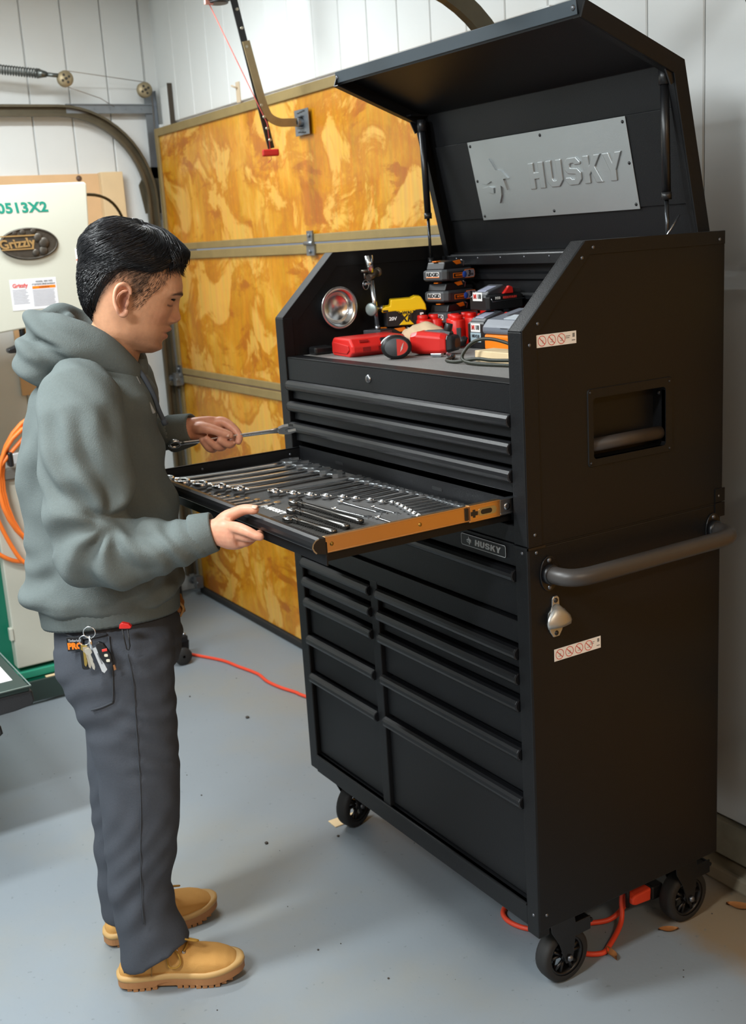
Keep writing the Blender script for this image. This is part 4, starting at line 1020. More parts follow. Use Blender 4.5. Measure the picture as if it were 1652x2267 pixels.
# ---- magnetic dial stand
r = thing('magnetic_stand', 'chrome magnetic indicator stand at the left chest wall', 'tool stand', (.100, .262, ZTR), .35)
obj('magnet_base', MB().box(-.030, .030, -.027, .027, 0, .052), mat('dark_magnet_grey', '4a4a4e', .5, metal=.5), r, .002)
obj('front_plate', MB().box(.0302, .0315, -.024, .024, .002, .048), mat('pale_steel_face', 'a6abb5', .35, metal=.8), r)
obj('hex_nut', MB().cyl((.0, 0, .050), (.0, 0, .062), .0085, seg=6), STEEL, r)
tilt = Vector((-.012, -.006, .19))
obj('post', MB().cyl((.0, 0, .060), Vector((0, 0, .06)) + tilt * .66, .0072, seg=14), CHROME, r)
obj('dial_tube', MB().cyl(Vector((0, 0, .062)) + tilt * .76, Vector((0, 0, .062)) + tilt * 1.0, .0095, .0118, seg=18), CHROME, r)
obj('clamp_top', MB().cyl(Vector((0, -.012, .06)) + tilt * .70, Vector((0, .026, .068)) + tilt * .72, .009, seg=14), mat('clamp_steel', '6f6a62', .4, metal=.8), r)
obj('clamp_knob', MB().lathe([(0, 0), (.010, 0), (.0125, .003), (.0125, .009), (.009, .012), (0, .012)], Vector((0, .026, .068)) + tilt * .72, (0, 1, .25), 16), mat('knurled_knob', '6f6b63', .4, metal=.7), r)
obj('rod', MB().cyl(Vector((0, -.03, .052)) + tilt * .66, Vector((0, .006, .055)) + tilt * .66, .0035, seg=10), STEEL, r)
m = MB(); c0 = Vector((0, -.026, .05)) + tilt * .66; m.tube([c0 + Vector((0, .0125 * math.cos(a), .0125 * math.sin(a))) for a in [2 * math.pi * k / 24 for k in range(24)]], .0012, 6, closed=True); obj('ring', m, STEEL, r)
m = MB(); c1 = Vector((0, -.028, .066)) + tilt * .66; m.cyl(c1, c1 + Vector((0, 0, .018)), .003, seg=8); m.cyl(c1 + Vector((0, 0, .018)), c1 + Vector((0, 0, .024)), .010, .0095, seg=14); obj('thumb_screw', m, mat('knurled_knob', '6f6b63', .4, metal=.7), r)
c2 = Vector((0, 0, .06)) + tilt * .19
obj('lower_clamp', MB().cyl(c2 + Vector((0, -.014, .012)), c2 + Vector((0, .018, .012)), .0075, seg=12), STEEL, r)
obj('wide_knob', MB().lathe([(0, 0), (.0165, 0), (.018, .002), (.018, .008), (.015, .010), (0, .010)], c2 + Vector((0, -.013, .012)), (0.1, -1, 0), 20), mat('pale_knob_alloy', '9aa7a4', .4, metal=.7), r)
obj('pivot_nut', MB().cyl(c2 + Vector((0, .02, .012)), c2 + Vector((.012, .022, .012)), .0075, seg=12), STEEL, r)
# ---- magnetic bowl on the left wall
m = MB(); m.lathe([(0, .003), (.033, .003), (.0355, .006), (.041, .017), (.049, .0215), (.0555, .023), (.0575, .022), (.0565, .0205), (.049, .018), (.042, .012), (.037, .002), (.034, 0), (0, 0)], (.0442, .166, 1.532), (1, 0, 0), 40)
tag(obj('magnetic_bowl', m, CHROME), 'round polished steel magnetic bowl stuck on the left chest wall', 'bowl')

# ---------------------------------------------------------------- wrenches
def wrench_mesh(Lr=1.0, th=.030):
    """combination wrench of unit length along +y, ring end at y=0, open end at y=1"""
    m = MB()
    # shank with I-section
    sh = []
    for t, w_, h in ((.045, .020, th * .8), (.09, .022, th * .62), (.2, .020, th * .52), (.5, .022, th * .5), (.8, .026, th * .55), (.9, .038, th * .7)):
        hh = h / 2
        z0 = .014 * (1 - t) ** 3
        sh.append([(x, t, z0 + z + th / 2) for x, z in ((-w_, -hh * .6), (-w_ * .8, -hh), (w_ * .8, -hh), (w_, -hh * .6), (w_, hh * .6), (w_ * .8, hh), (-w_ * .8, hh), (-w_, hh * .6))])
    m.loft(sh)
    N = 24; ro, ri, hz = .055, .037, th * 1.25
    def ring(r, z, pts=12, amp=0): return [(r * (1 + (amp if k % 2 else 0)) * math.cos(2 * math.pi * k / N), r * (1 + (amp if k % 2 else 0)) * math.sin(2 * math.pi * k / N), z + .014) for k in range(N)]
    rs_ = [ring(ro * .93, 0), ring(ro, hz * .25), ring(ro, hz * .75), ring(ro * .93, hz), ring(ri, hz, amp=.07), ring(ri, 0, amp=.07)]
    vs = [p for r_ in rs_ for p in r_]
    m.add(vs, [(j * N + k, j * N + (k + 1) % N, ((j + 1) % 6) * N + (k + 1) % N, ((j + 1) % 6) * N + k) for j in range(6) for k in range(N)], True)
    # open jaw
    def jaw(z): 
        pts = [(-.036, .88), (-.058, .93), (-.062, .965), (-.052, 1.01), (-.034, 1.035), (-.026, 1.03), (-.030, .962), (-.016, .945), (.012, .938), (.026, .948), (.034, 1.008), (.046, 1.005), (.060, .965), (.058, .92), (.036, .88)]
        return [(x, y_, z) for x, y_ in pts]
    n = 15; a, b_ = jaw(.0), jaw(th)
    inset = lambda pts, k: pts
    m.add(a + b_, [tuple(range(n))[::-1], tuple(range(n, 2 * n))] + [(k, (k + 1) % n, n + (k + 1) % n, n + k) for k in range(n)])
    me = m.mesh('wrench'); me.materials.append(CHROME); return me
WM = wrench_mesh()
def wrench(x0, y0, x1, y1, z, label, group, sc=1.0):
    a = Vector((x0, y0, z)); d_ = Vector((x1 - x0, y1 - y0, 0)); L_ = d_.length
    o = link('combination_wrench', WM, None, None, a); o.rotation_euler = (0, 0, math.atan2(-d_.x, d_.y)); o.scale = (L_ * sc, L_, L_ * sc)
    return tag(o, label, 'wrench', group)
ZD = 1.1322
ORD = ['first', 'second', 'third', 'fourth', 'fifth', 'sixth', 'seventh', 'eighth', 'ninth', 'tenth', 'eleventh']
big = [(.100, -.395, .107, -.022), (.163, -.378, .165, -.022), (.222, -.356, .222, -.022), (.282, -.332, .278, -.020), (.340, -.308, .336, -.018)]
for k, w_ in enumerate(big):
    wrench(*w_, ZD, 'large chrome wrench in the open drawer, %s from its left wall' % ORD[k], 'large chrome wrenches in the drawer', 1.25)
med = [(.428, -.258, .424, -.012), (.474, -.233, .465, -.010), (.514, -.209, .505, -.010), (.546, -.185, .537, -.009), (.580, -.160, .567, -.006), (.612, -.145, .600, -.006), (.648, -.128, .636, -.003), (.682, -.118, .672, 0)]
for k, w_ in enumerate(med):
    wrench(*w_, ZD, 'medium chrome wrench in the middle back row of the drawer, %s from the left' % ORD[k], 'medium chrome wrenches in the drawer', 1.4)
for k in range(9):
    t = k / 8
    wrench(.703 + .21 * t, -.098 - .055 * t - .006 * (k == 0), .716 + .195 * t, .0 - .004 * t, ZD, 'small chrome wrench in the right back row, %s from the left' % ORD[k], 'small chrome wrenches at the drawer right', 1.55)
for k in range(8):
    x_ = .320 + k * .0305
    wrench(x_, -.418, x_ + .004, -.372 + .0105 * k, ZD + .010, 'small chrome wrench in the front left row by the right hand, %s from the left' % ORD[k], 'small chrome wrenches at the drawer front', 1.0 + .9 * (1 - k / 8))
mid = [(.610, -.180, .765, -.165), (.655, -.224, .775, -.206), (.795, -.198, .915, -.192), (.868, -.232, .925, -.214), (.70, -.150, .79, -.143)]
midl = ['stubby chrome wrench lying crosswise in front of the medium row', 'short flat chrome wrench next to the black foam tray', 'short chrome wrench lying crosswise near the steel slide', 'shortest chrome wrench in the front right drawer corner', 'short chrome wrench lying crosswise behind the stubby one']
for w_, lb in zip(mid, midl): wrench(*w_, ZD, lb, 'short crosswise chrome wrenches', 1.05)
# foam tray with three flex ratchets
ft = thing('foam_tray', 'black ribbed foam tray with white lettering at the drawer front', 'foam tray', (.735, -.325, ZD))
FOAM = mat('black_foam', '3d3b38', .75, var=.12, scale=15, bump=.2)
obj('tray_base', MB().prism([(-.200, -.107), (.215, -.107), (.225, .09), (-.04, .09), (-.125, .088), (-.185, .045), (-.215, .01), (-.215, -.03)], 'z', 0, .010), FOAM, ft, .003)
for k in range(34):
    x_ = -.085 + k * .0085
    obj('rib', MB().box(x_, x_ + .0042, -.06 if x_ < .05 else -.075, .082 if x_ > -.03 else .05, .0102, .0125), FOAM, ft) if k == 0 else link('rib', bpy.data.objects['rib'].data, None, ft, (x_ + .085, 0, 0))
block_name(.0165, .0003, WHITE, ft, (-.138, -.012, .0104), (1, 0, 0), (0, 1, 0), sx=1.1)
mk = MB()
for p in husky_mark(.022): mk.prism([(x - .195, z - .012) for x, z in p], 'z', .0101, .0106)
obj('dog_mark', mk, WHITE, ft)
RATM = mat('satin_ratchet_steel', '7d7c7a', .25, metal=1.0)
def ratchet(x0, y0, x1, y1, label):
    a = Vector((x0, y0, ZD + .0128)); d_ = Vector((x1 - x0, y1 - y0, 0)); L_ = d_.length
    r = thing('flex_ratchet', label, 'ratchet', a, math.atan2(d_.y, d_.x), 'chrome flex ratchets in the foam tray')
    m = MB(); m.lathe([(.009, 0), (.015, 0), (.0165, .003), (.0165, .008), (.015, .011), (.009, .011)], (0, 0, 0), (0, 0, 1), 22); obj('head', m, RATM, r)
    obj('drive', MB().cyl((0, 0, .001), (0, 0, .0125), .0085, seg=12), BLKP, r)
    obj('hinge', MB().box(.015, .034, -.006, .006, .001, .011), RATM, r, .002)
    rg = [[(t, s_ * w_, z) for s_, z in ((-1, .004), (-.7, .001), (.7, .001), (1, .004), (1, .008), (.7, .0105), (-.7, .0105), (-1, .008))] for t, w_ in ((.03, .0045), (.05, .006), (L_ * .6, .0065), (L_ * .62, .009), (L_ * .97, .0095), (L_, .006))]
    obj('handle', MB().loft(rg), RATM, r)
    return r
ratchet(.590, -.285, .850, -.270, 'longest chrome flex ratchet at the back of the foam tray')
ratchet(.655, -.325, .868, -.314, 'middle chrome flex ratchet in the foam tray')
ratchet(.720, -.368, .885, -.354, 'shortest chrome flex ratchet at the front of the foam tray')
# held wrench is placed with the person
# ================================================================== BANDSAW, HOSE, LEFT TABLE, FLOOR ITEMS
CREAM = mat('cream_enamel', 'bfc0b3', .45, var=.03, scale=3, bump=.04, bscale=150)
GREEN = mat('green_enamel', '0f6b53', .4, var=.06)
GRN2 = mat('light_green_edge', '2f9074', .4)
DGRN = mat('dark_green_black_steel', '2a3a36', .45, var=.1)
XB = -1.583
saw = thing('bandsaw', 'cream and green floor bandsaw standing behind the man', 'bandsaw', (-1.80, -.25, 0))
up_ = part('upper_wheel_cover', MB().prism([(-.66, 1.44), (-.346, 1.45), (.022, 1.484), (.050, 1.975), (.042, 1.983), (-.66, 1.976)], 'x', XB - .06, XB), CREAM, saw, .006)
part('upper_frame', MB().prism([(-.62, 1.47), (.0, 1.50), (.025, 1.965), (-.62, 1.96)], 'x', -1.98, XB - .061), CREAM, saw, .006)
part('spine', MB().box(-1.96, XB - .08, -.70, -.50, .1, 1.95), GREEN, saw, .01)
part('lower_frame', MB().box(-1.97, XB - .055, -.66, .08, .10, .90), GREEN, saw, .008)
lc = part('lower_wheel_cover', MB().box(XB - .054, XB, -.453, .06, .145, .90), CREAM, saw, .005)
obj('cover_hinge', MB().box(XB - .02, XB + .006, -.466, -.452, .265, .315), CREAM, lc, .002)
part('base_lip', MB().box(-1.98, XB + .006, -.70, .09, .098, .128), GRN2, saw, .003)
part('pedestal', MB().box(-1.97, XB + .001, -.69, .08, .03, .098), GREEN, saw, .003)
part('table', MB().box(-1.95, XB + .03, -.68, -.02, .905, .945), mat('cast_iron', '8f8f8b', .4, metal=.6), saw, .004)
fr_ = part('fence_rail', MB().box(XB + .02, XB + .055, -.375, .12, .963, 1.005), mat('white_alloy_rail', 'd2d6d8', .3, metal=.4), saw, .004)
obj('rail_cap', MB().box(XB + .016, XB + .059, -.392, -.373, .955, 1.012), BLKP, fr_, .006)
obj('rail_bracket', MB().box(XB + .005, XB + .02, -.30, .05, .945, .985), CREAM, fr_, .003)
kb_ = part('guide_knob', MB().cyl((XB - .02, -.258, 1.49), (XB - .02, -.258, 1.415), .012, seg=12), BLKP, saw)
obj('knob_grip', MB().prism([(-.322, 1.372), (-.19, 1.366), (-.185, 1.384), (-.225, 1.398), (-.24, 1.425), (-.275, 1.425), (-.282, 1.402), (-.325, 1.388)], 'x', XB - .04, XB), BLKP, kb_, .005)
# badge: oval plate with raised border and lettering
EMB = mat('dark_pewter_badge', '4b463f', .45, metal=.55, var=.35, scale=40, bump=.8, bscale=60)
cy, cz, ry, rz_ = -.197, 1.767, .110, .0585
el = [(cy + ry * math.cos(a), cz + rz_ * math.sin(a)) for a in [2 * math.pi * k / 40 for k in range(40)]]
bdg = obj('maker_badge', MB().prism(el, 'x', XB + .0005, XB + .008), EMB, up_, .003)
m = MB(); m.tube([(XB + .008, cy + ry * .95 * math.cos(a), cz + rz_ * .93 * math.sin(a)) for a in [2 * math.pi * k / 40 for k in range(40)]], .0028, 6, closed=True); obj('badge_rim', m, EMB, bdg)
GOLD = mat('worn_gold_letters', 'c2a06a', .4, metal=.6)
lettering('Grizzly', .046, GOLD, bdg, (XB + .009, cy - .045, cz + .002), (0, 1, .05), (0, -.25, 1), extrude=.002, bold=.0012)
for z_ in (.030, -.018): obj('badge_bar', MB().box(XB + .008, XB + .0105, cy - .105, cy + (.03 if z_ > 0 else .015), cz + z_ - .0022, cz + z_ + .0022), GOLD, bdg)
m = MB(); 
for (a, b_, rr) in ((.035, .020, .018), (.055, .0, .022), (.05, -.028, .018), (.02, -.034, .014), (-.02, .042, .012), (.02, .045, .012), (-.05, .04, .010)): m.sphere((XB + .008, cy + a, cz + b_), rr, 10, 6, (.35, 1, 1))
obj('badge_relief', m, EMB, bdg)
TEAL = mat('teal_letters', '12806c', .5)
lettering('G0513X2', .050, TEAL, up_, (XB + .0007, -.110, 1.896), (0, 1, .0), (0, -.12, 1), bold=.0018, align='RIGHT', spacing=1.05, sx=1.12)
st = obj('data_label', MB().box(XB + .0003, XB + .0010, -.287, -.112, 1.527, 1.640), mat('silver_white_label', 'd6d8dd', .5), up_)
obj('label_band', MB().box(XB + .0011, XB + .0014, -.205, -.117, 1.602, 1.612), ORNG, st)
lettering('Grizzly', .020, REDP, st, (XB + .0014, -.250, 1.617), (0, 1, 0), (0, 0, 1), bold=.0006)
lettering('MODEL G0513X2', .0085, BLKP, st, (XB + .0014, -.158, 1.628), (0, 1, 0), (0, 0, 1))
lettering('17" EXTREME SERIES BANDSAW', .0075, BLKP, st, (XB + .0014, -.162, 1.618), (0, 1, 0), (0, 0, 1), sx=.85)
lettering('WARNING!', .008, BLKP, st, (XB + .0016, -.160, 1.607), (0, 1, 0), (0, 0, 1))
GRT = mat('fine_grey_print', '9a9ba3', .6)
for k in range(12): obj('print_line', MB().box(XB + .0011, XB + .0013, -.205, -.120 - .008 * random.random(), 1.595 - k * .0052, 1.5975 - k * .0052), GRT, st)
for k in range(10): obj('print_line', MB().box(XB + .0011, XB + .0013, -.280, -.220 - .012 * random.random(), 1.600 - k * .0055, 1.6025 - k * .0055), GRT, st)
sm_ = obj('small_label', MB().box(XB + .0003, XB + .001, -.025, .020, 1.66, 1.74), WHITE, up_)
obj('label_band', MB().box(XB + .0011, XB + .0014, -.025, .020, 1.695, 1.700), mat('orange_band', 'd0561a', .5), sm_)
# mobile base
mbm = thing('mobile_base', 'dark green wheeled mobile base under the bandsaw', 'mobile base', (-1.75, -.25, 0))
part('front_rail', MB().box(-1.545, -1.533, -.70, .12, .012, .098), DGRN, mbm, .003)
part('rail_edge', MB().box(-1.552, -1.536, -.36, -.255, .0985, .103), PINE, mbm, .001)
part('rear_rail', MB().box(-2.02, -2.008, -.70, .12, .012, .098), DGRN, mbm, .003)
part('cross_rail', MB().box(-2.02, -1.533, .105, .12, .012, .09), DGRN, mbm, .003)
part('cross_rail', MB().box(-2.02, -1.533, -.71, -.70, .012, .09), DGRN, mbm, .003)
part('wheel_arm', MB().box(-1.62, -1.545, .12, .25, .10, .125), BLACK, mbm, .003)
part('wheel_bracket', MB().prism([(.175, .05), (.255, .045), (.26, .10), (.165, .10)], 'x', -1.61, -1.56), BLACK, mbm, .002)
part('wheel', MB().lathe([(.006, -.013), (.034, -.013), (.038, -.008), (.038, .008), (.034, .013), (.006, .013)], (-1.550, .222, .0385), (1, 0, 0), 22), RUBBER, mbm)
part('arm_bolt', MB().cyl((-1.565, .24, .125), (-1.565, .24, .135), .010, seg=6), STEEL, mbm)
sg = part('maker_plate', MB().prism(rrect(-.300, -.165, .055, .083, .010), 'x', -1.5328, -1.5322), mat('silver_plate', 'b8bcb9', .4), mbm)
lettering('SHOP FOX', .022, BLKP, sg, (-1.532, -.232, .069), (0, 1, 0), (0, 0, 1), bold=.0006)
# orange air hose coil
hk = MB(); hk.tube([(XB, -.262, 1.10), (XB + .05, -.262, 1.10), (XB + .055, -.262, 1.125)], .006, 8)
pts = []
for i in range(3 * 28 + 1):
    a = math.pi / 2 + 2 * math.pi * i / 28
    tw = .010 * (i // 28)
    ry_, rz_ = .175 + .010 * (i // 28), .262 + .014 * math.sin(i / 28 * 2.1)
    pts.append((XB + .035 + .008 * math.sin(i * .9) + tw * .8, -.245 + ry_ * math.cos(a), .866 + rz_ * math.sin(a) - (0 if i < 60 else 0)))
pts += spline([pts[-1], (XB + .04, -.43, .95), (XB + .045, -.47, .82), (XB + .05, -.40, .60), (XB + .06, -.33, .565)], 8)[1:]
hs = thing('air_hose', 'coiled orange air hose hung on the machine at the left edge', 'hose', (XB + .04, -.25, .6))
part('coil', MB().tube(pts, .0085, 8), mat('orange_hose', 'ee7a2e', .4), hs)
m = MB(); m.tube(spline([(XB + .03, -.33, .572), (XB + .03, -.42, .590), (XB + .03, -.50, .66), (XB + .02, -.58, .80)], 8), .0085, 8); part('tail', m, mat('orange_hose', 'ee7a2e', .4), hs)
part('hook', hk, BLKP, hs)
# foreground table corner with ruler
tb = thing('machine_table', 'dark green machine table corner with a white ruler at the left edge', 'table', (-.80, -1.1, 0))
part('top', MB().box(-1.25, -.428, -1.55, -.684, .484, .500), DGRN, tb, .002)
part('clear_edge', MB().tube([(-1.25, -.680, .500), (-.424, -.680, .500), (-.424, -1.55, .500)], .0028, 6), mat('pale_edge_trim', '8fa3a0', .25, metal=.3), tb)
rl = part('ruler', MB().box(-.86, -.505, -.758, -.712, .5003, .5012), WHITE, tb)
for k in range(22): obj('tick', MB().box(-.512 - k * .0155, -.511 - k * .0155, -.757, -.757 + (.022 if k % 5 == 0 else .012), .5013, .5015), BLKP, rl)
obj('mark', MB().box(-.520, -.516, -.735, -.731, .5013, .5016), REDP, rl)
part('pale_insert', MB().box(-1.1, -.57, -1.0, -.80, .5003, .5010), mat('insert_grey', '9aa09a', .5), tb)
part('apron', MB().prism([(-1.55, .405), (-.73, .430), (-.68, .436), (-.672, .450), (-.676, .484), (-1.55, .484)], 'x', -1.24, -.430), mat('black_cast_body', '2b2c2e', .55, bump=.3, bscale=200), tb, .006)
for lx, ly in ((-1.2, -.80), (-1.2, -1.5), (-.70, -1.5)): part('leg', MB().box(lx - .02, lx + .02, ly - .02, ly + .02, 0, .43), BLKP, tb, .003)
part('leg', MB().box(-1.22, -1.18, -1.17, -1.13, 0, .43), BLKP, tb, .003)
m = MB(); m.tube([(-.47, -.80, .42), (-.47, -.775, .38), (-.47, -.772, .36), (-.47, -.785, .352), (-.47, -.86, .35)], .005, 8); part('wire_handle', m, BLKP, tb)
# orange cord on the floor
FC = mat('orange_cord', 'd8452a', .5)
m = MB(); m.tube(spline([(-1.70, .27, .008), (-1.63, .290, .007), (-1.475, .361, .007), (-1.36, .385, .007), (-1.23, .411, .007), (-1.13, .405, .007), (-1.039, .416, .007), (-.95, .44, .007), (-.893, .449, .007), (-.6, .52, .007), (-.2, .56, .007), (.2, .40, .007), (.55, .33, .007), (.68, .23, .007), (.690, .185, .007), (.712, .155, .007), (.754, .146, .007), (.807, .168, .007), (.86, .23, .007), (.91, .22, .007), (.955, .205, .007), (.985, .24, .007), (.973, .278, .007), (.935, .352, .02), (.915, .375, .07), (.92, .38, .105)], 8), .0065, 8)
ec = thing('orange_extension_lead', 'long orange extension cord running along the floor under the cabinet', 'cord', (-.3, .4, 0))
part('cord', m, FC, ec)
m = MB(); m.tube(spline([(.875, .30, .007), (.90, .345, .012), (.905, .385, .03), (.915, .40, .07)], 8), .0065, 8); part('cord_loop', m, FC, ec)
part('plug', MB().prism([(.372, .070), (.385, .064), (.435, .060), (.437, .094), (.385, .092), (.372, .086)], 'x', .925, .955), FC, ec, .004)
part('socket', MB().box(.922, .958, .437, .475, .058, .096), BLKP, ec, .005)
part('clip', MB().cyl((.94, .37, .060), (.94, .37, .14), .006, seg=8), BLKP, ec)
# shim under the left front caster, glass jar-like foot behind
tag(obj('wood_shim', MB().box(.005, .05, .04, .13, 0, .0035), PINE, None, .001), 'thin pine shim on the floor beside the left caster', 'shim')
m = MB(); m.lathe([(0, 0), (.020, 0), (.022, .004), (.022, .030), (.015, .036), (.015, .045), (0, .045)], (-.085, .20, 0), (0, 0, 1), 18)
tag(obj('white_cap', m, mat('frosted_white_plastic', 'dfe3e0', .35)), 'small white plastic cap on the floor left of the front caster', 'cap')
# leaves and grit
LEAF = mat('dry_leaf', '8d5a2c', .7, var=.25, scale=60)
def leaf(x, y, rz, L_, label, curl=.3):
    m = MB(); rows = []
    for i in range(9):
        t = i / 8; w_ = L_ * .22 * math.sin(math.pi * min(1, t * 1.02)) ** .8
        rows.append([(L_ * (t - .5), s * w_, .0015 + curl * L_ * (abs(s) * .25 + (t - .5) ** 2 * .6) * (.4 if s == 0 else 1)) for s in (-1, 0, 1)])
    vs = [p for r_ in rows for p in r_] + [(p[0], p[1], p[2] + .0006) for r_ in rows for p in r_]
    f = []
    for i in range(8):
        for j in range(2): f.append((i * 3 + j, i * 3 + j + 1, (i + 1) * 3 + j + 1, (i + 1) * 3 + j)); f.append((27 + i * 3 + j, 27 + (i + 1) * 3 + j, 27 + (i + 1) * 3 + j + 1, 27 + i * 3 + j + 1))
    m.add(vs, f, True)
    o = obj('dry_leaf', m, LEAF); o.location = (x, y, 0); o.rotation_euler = (0, 0, rz); tag(o, label, 'leaf', 'dry leaves on the floor')
leaf(1.008, .441, 1.0, .05, 'dry brown leaf on the floor between the right casters')
leaf(1.002, .258, -.2, .045, 'curled orange-brown leaf near the front right caster', .8)
leaf(1.048, .655, .6, .07, 'long dry leaf on bare concrete at the right edge')
GRIT = mat('dark_grit', '3a352f', .8)
m = MB()
gp = [(-.863, .188, .008), (.004, -.169, .006), (.55, -.30, .003), (-.4, -.2, .003), (.1, .02, .0045), (-.95, -.35, .003), (.75, -.22, .003), (-.2, -1.0, .003), (.9, -.5, .0025), (-1.2, .1, .004)]
for k in range(60): gp.append((random.uniform(-1.6, 1.2), random.uniform(-1.2, .6), random.uniform(.0008, .0022)))
for x, y, r_ in gp: m.sphere((x, y, r_ * .5), r_, 6, 4, (1, 1, .6))
o = obj('floor_grit', m, GRIT); tag(o, 'scattered dark grit and crumbs on the grey painted floor', 'grit'); o['kind'] = 'stuff'
# safety sensor and block near the far left floor corner
r = thing('safety_sensor', 'black and white door safety sensor low beside the track', 'sensor', (-2.40, .56, 0))
part('post', MB().box(-2.41, -2.39, .55, .57, 0, .20), BLKP, r, .002); part('body', MB().box(-2.43, -2.37, .535, .585, .20, .29), BLKP, r, .004); part('face', MB().box(-2.3695, -2.366, .545, .575, .225, .275), WHITE, r, .001)
m = MB(); m.box(-2.45, -2.30, .44, .52, 0, .075)
tag(obj('concrete_block', m, mat('pale_block', 'a79f8a', .85, bump=.4, var=.15), None, .006), 'pale concrete block on the floor in the far left corner', 'block')
# ================================================================== PERSON
PO = Vector((.3, -.65, 0)); PA = math.radians(58)
person = thing('person', 'man in a grey hoodie and tan boots holding a wrench at the open drawer', 'person', PO, PA)
def prop(name, label, cat):
    return thing(name, label, cat, PO, PA)
def ring_e(c, u, v, n=28, e=1.0):
    c, u, v = Vector(c), Vector(u), Vector(v); out = []
    for k in range(n):
        a = 2 * math.pi * k / n; ca, sa = math.cos(a), math.sin(a)
        out.append(c + u * math.copysign(abs(ca) ** e, ca) + v * math.copysign(abs(sa) ** e, sa))
    return out
def limb(mb, stations, n=20, ref=(0, 1, 0), e=1.0):
    """stations: (centre, half size across ref-perpendicular, half size along ref)"""
    P = [Vector(s[0]) for s in stations]; rings = []
    for i, s in enumerate(stations):
        t = (P[min(i + 1, len(P) - 1)] - P[max(i - 1, 0)]).normalized()
        b_ = Vector(s[3] if len(s) > 3 else ref); b_ = (b_ - t * b_.dot(t)).normalized(); a_ = b_.cross(t).normalized()
        rings.append(ring_e(P[i], a_ * s[1], b_ * s[2], n, e))
    # rounded ends
    mb.loft(rings); return mb
def horiz(mb, rows, yaw=0.0, n=36, e=.9):
    """rows: (s, n, z, half depth, half width[, tilt])"""
    c, s_ = math.cos(yaw), math.sin(yaw); rings = []
    for r in rows:
        tl = r[5] if len(r) > 5 else 0
        rings.append(ring_e(r[:3], Vector((c, s_, tl)) * r[3], Vector((-s_, c, 0)) * r[4], n, e))
    mb.loft(rings); return mb
def finger(mb, pts, rad):
    P = spline(pts, 5); n = len(P); rr = [np.interp(i / (n - 1), np.linspace(0, 1, len(rad)), rad) for i in range(n)]
    # round tip
    d_ = (P[-1] - P[-2]).normalized()
    P2 = P + [P[-1] + d_ * rr[-1] * .55, P[-1] + d_ * rr[-1] * .85]; rr2 = rr + [rr[-1] * .8, rr[-1] * .35]
    mb.tube(P2, rr2, 10); return mb
def remesh(mb, voxel, smooth=4, factor=.5):
    me = mb.mesh('tmp'); o = bpy.data.objects.new('tmp', me); COL.objects.link(o)
    r = o.modifiers.new('r', 'REMESH'); r.mode = 'VOXEL'; r.voxel_size = voxel; r.use_smooth_shade = True
    s = o.modifiers.new('s', 'SMOOTH'); s.factor = factor; s.iterations = smooth
    dg = bpy.context.evaluated_depsgraph_get()
    out = bpy.data.meshes.new_from_object(o.evaluated_get(dg))
    bpy.data.objects.remove(o); bpy.data.meshes.remove(me)
    return out
def get_vn(me):
    N = len(me.vertices); v = np.empty(N * 3); me.vertices.foreach_get('co', v); v = v.reshape(-1, 3)
    nn = np.empty(N * 3); me.vertices.foreach_get('normal', nn); return v, nn.reshape(-1, 3)
def set_v(me, v): me.vertices.foreach_set('co', v.ravel()); me.update()
def smst(x, a, b): t = np.clip((x - a) / (b - a), 0, 1); return t * t * (3 - 2 * t)
def gs(x, c, w): return np.exp(-((x - c) / w) ** 2)
# fabric materials
def cloth(name, col, bump, bscale, fleck=.12):
    m = mat(name, col, .95, var=.10, scale=220, bump=bump, bscale=bscale, spec=.15)
    return m
HOOD = cloth('heather_grey_fleece', '626a69', .35, 420)
TROU = cloth('charcoal_work_denim', '44484f', .35, 500)
# ---------------------------------------------------------------- hoodie
hd = MB()
YW = math.radians(10)
horiz(hd, [(.016, 0, .935, .145, .160), (-.002, .0, .955, .180, .184), (-.003, 0, .980, .187, .190), (.010, 0, 1.03, .176, .184), (.014, 0, 1.10, .175, .178), (.014, 0, 1.17, .172, .178), (.008, 0, 1.23, .165, .180), (.008, 0, 1.30, .158, .184), (.014, 0, 1.36, .152, .182), (.024, 0, 1.41, .142, .165), (.030, 0, 1.445, .118, .135), (.040, 0, 1.475, .090, .100), (.05, 0, 1.495, .07, .075)], YW)
# right (near) arm
limb(hd, [((.035, -.120, 1.440), .070, .075), ((.040, -.165, 1.425), .088, .085), ((.046, -.200, 1.385), .092, .085), ((.050, -.222, 1.32), .094, .083), ((.051, -.232, 1.25), .093, .082), ((.049, -.240, 1.19), .090, .082), ((.048, -.246, 1.14), .082, .080), ((.060, -.250, 1.105), .066, .072)], ref=(0, 1, 0), n=26)
limb(hd, [((.000, -.246, 1.150), .055, .060), ((.035, -.250, 1.125), .080, .076), ((.085, -.252, 1.112), .080, .077), ((.14, -.253, 1.112), .070, .070), ((.19, -.252, 1.118), .062, .062), ((.235, -.250, 1.128), .053, .053), ((.270, -.249, 1.136), .045, .046), ((.290, -.248, 1.140), .041, .042)], ref=(0, 1, 0), n=26)
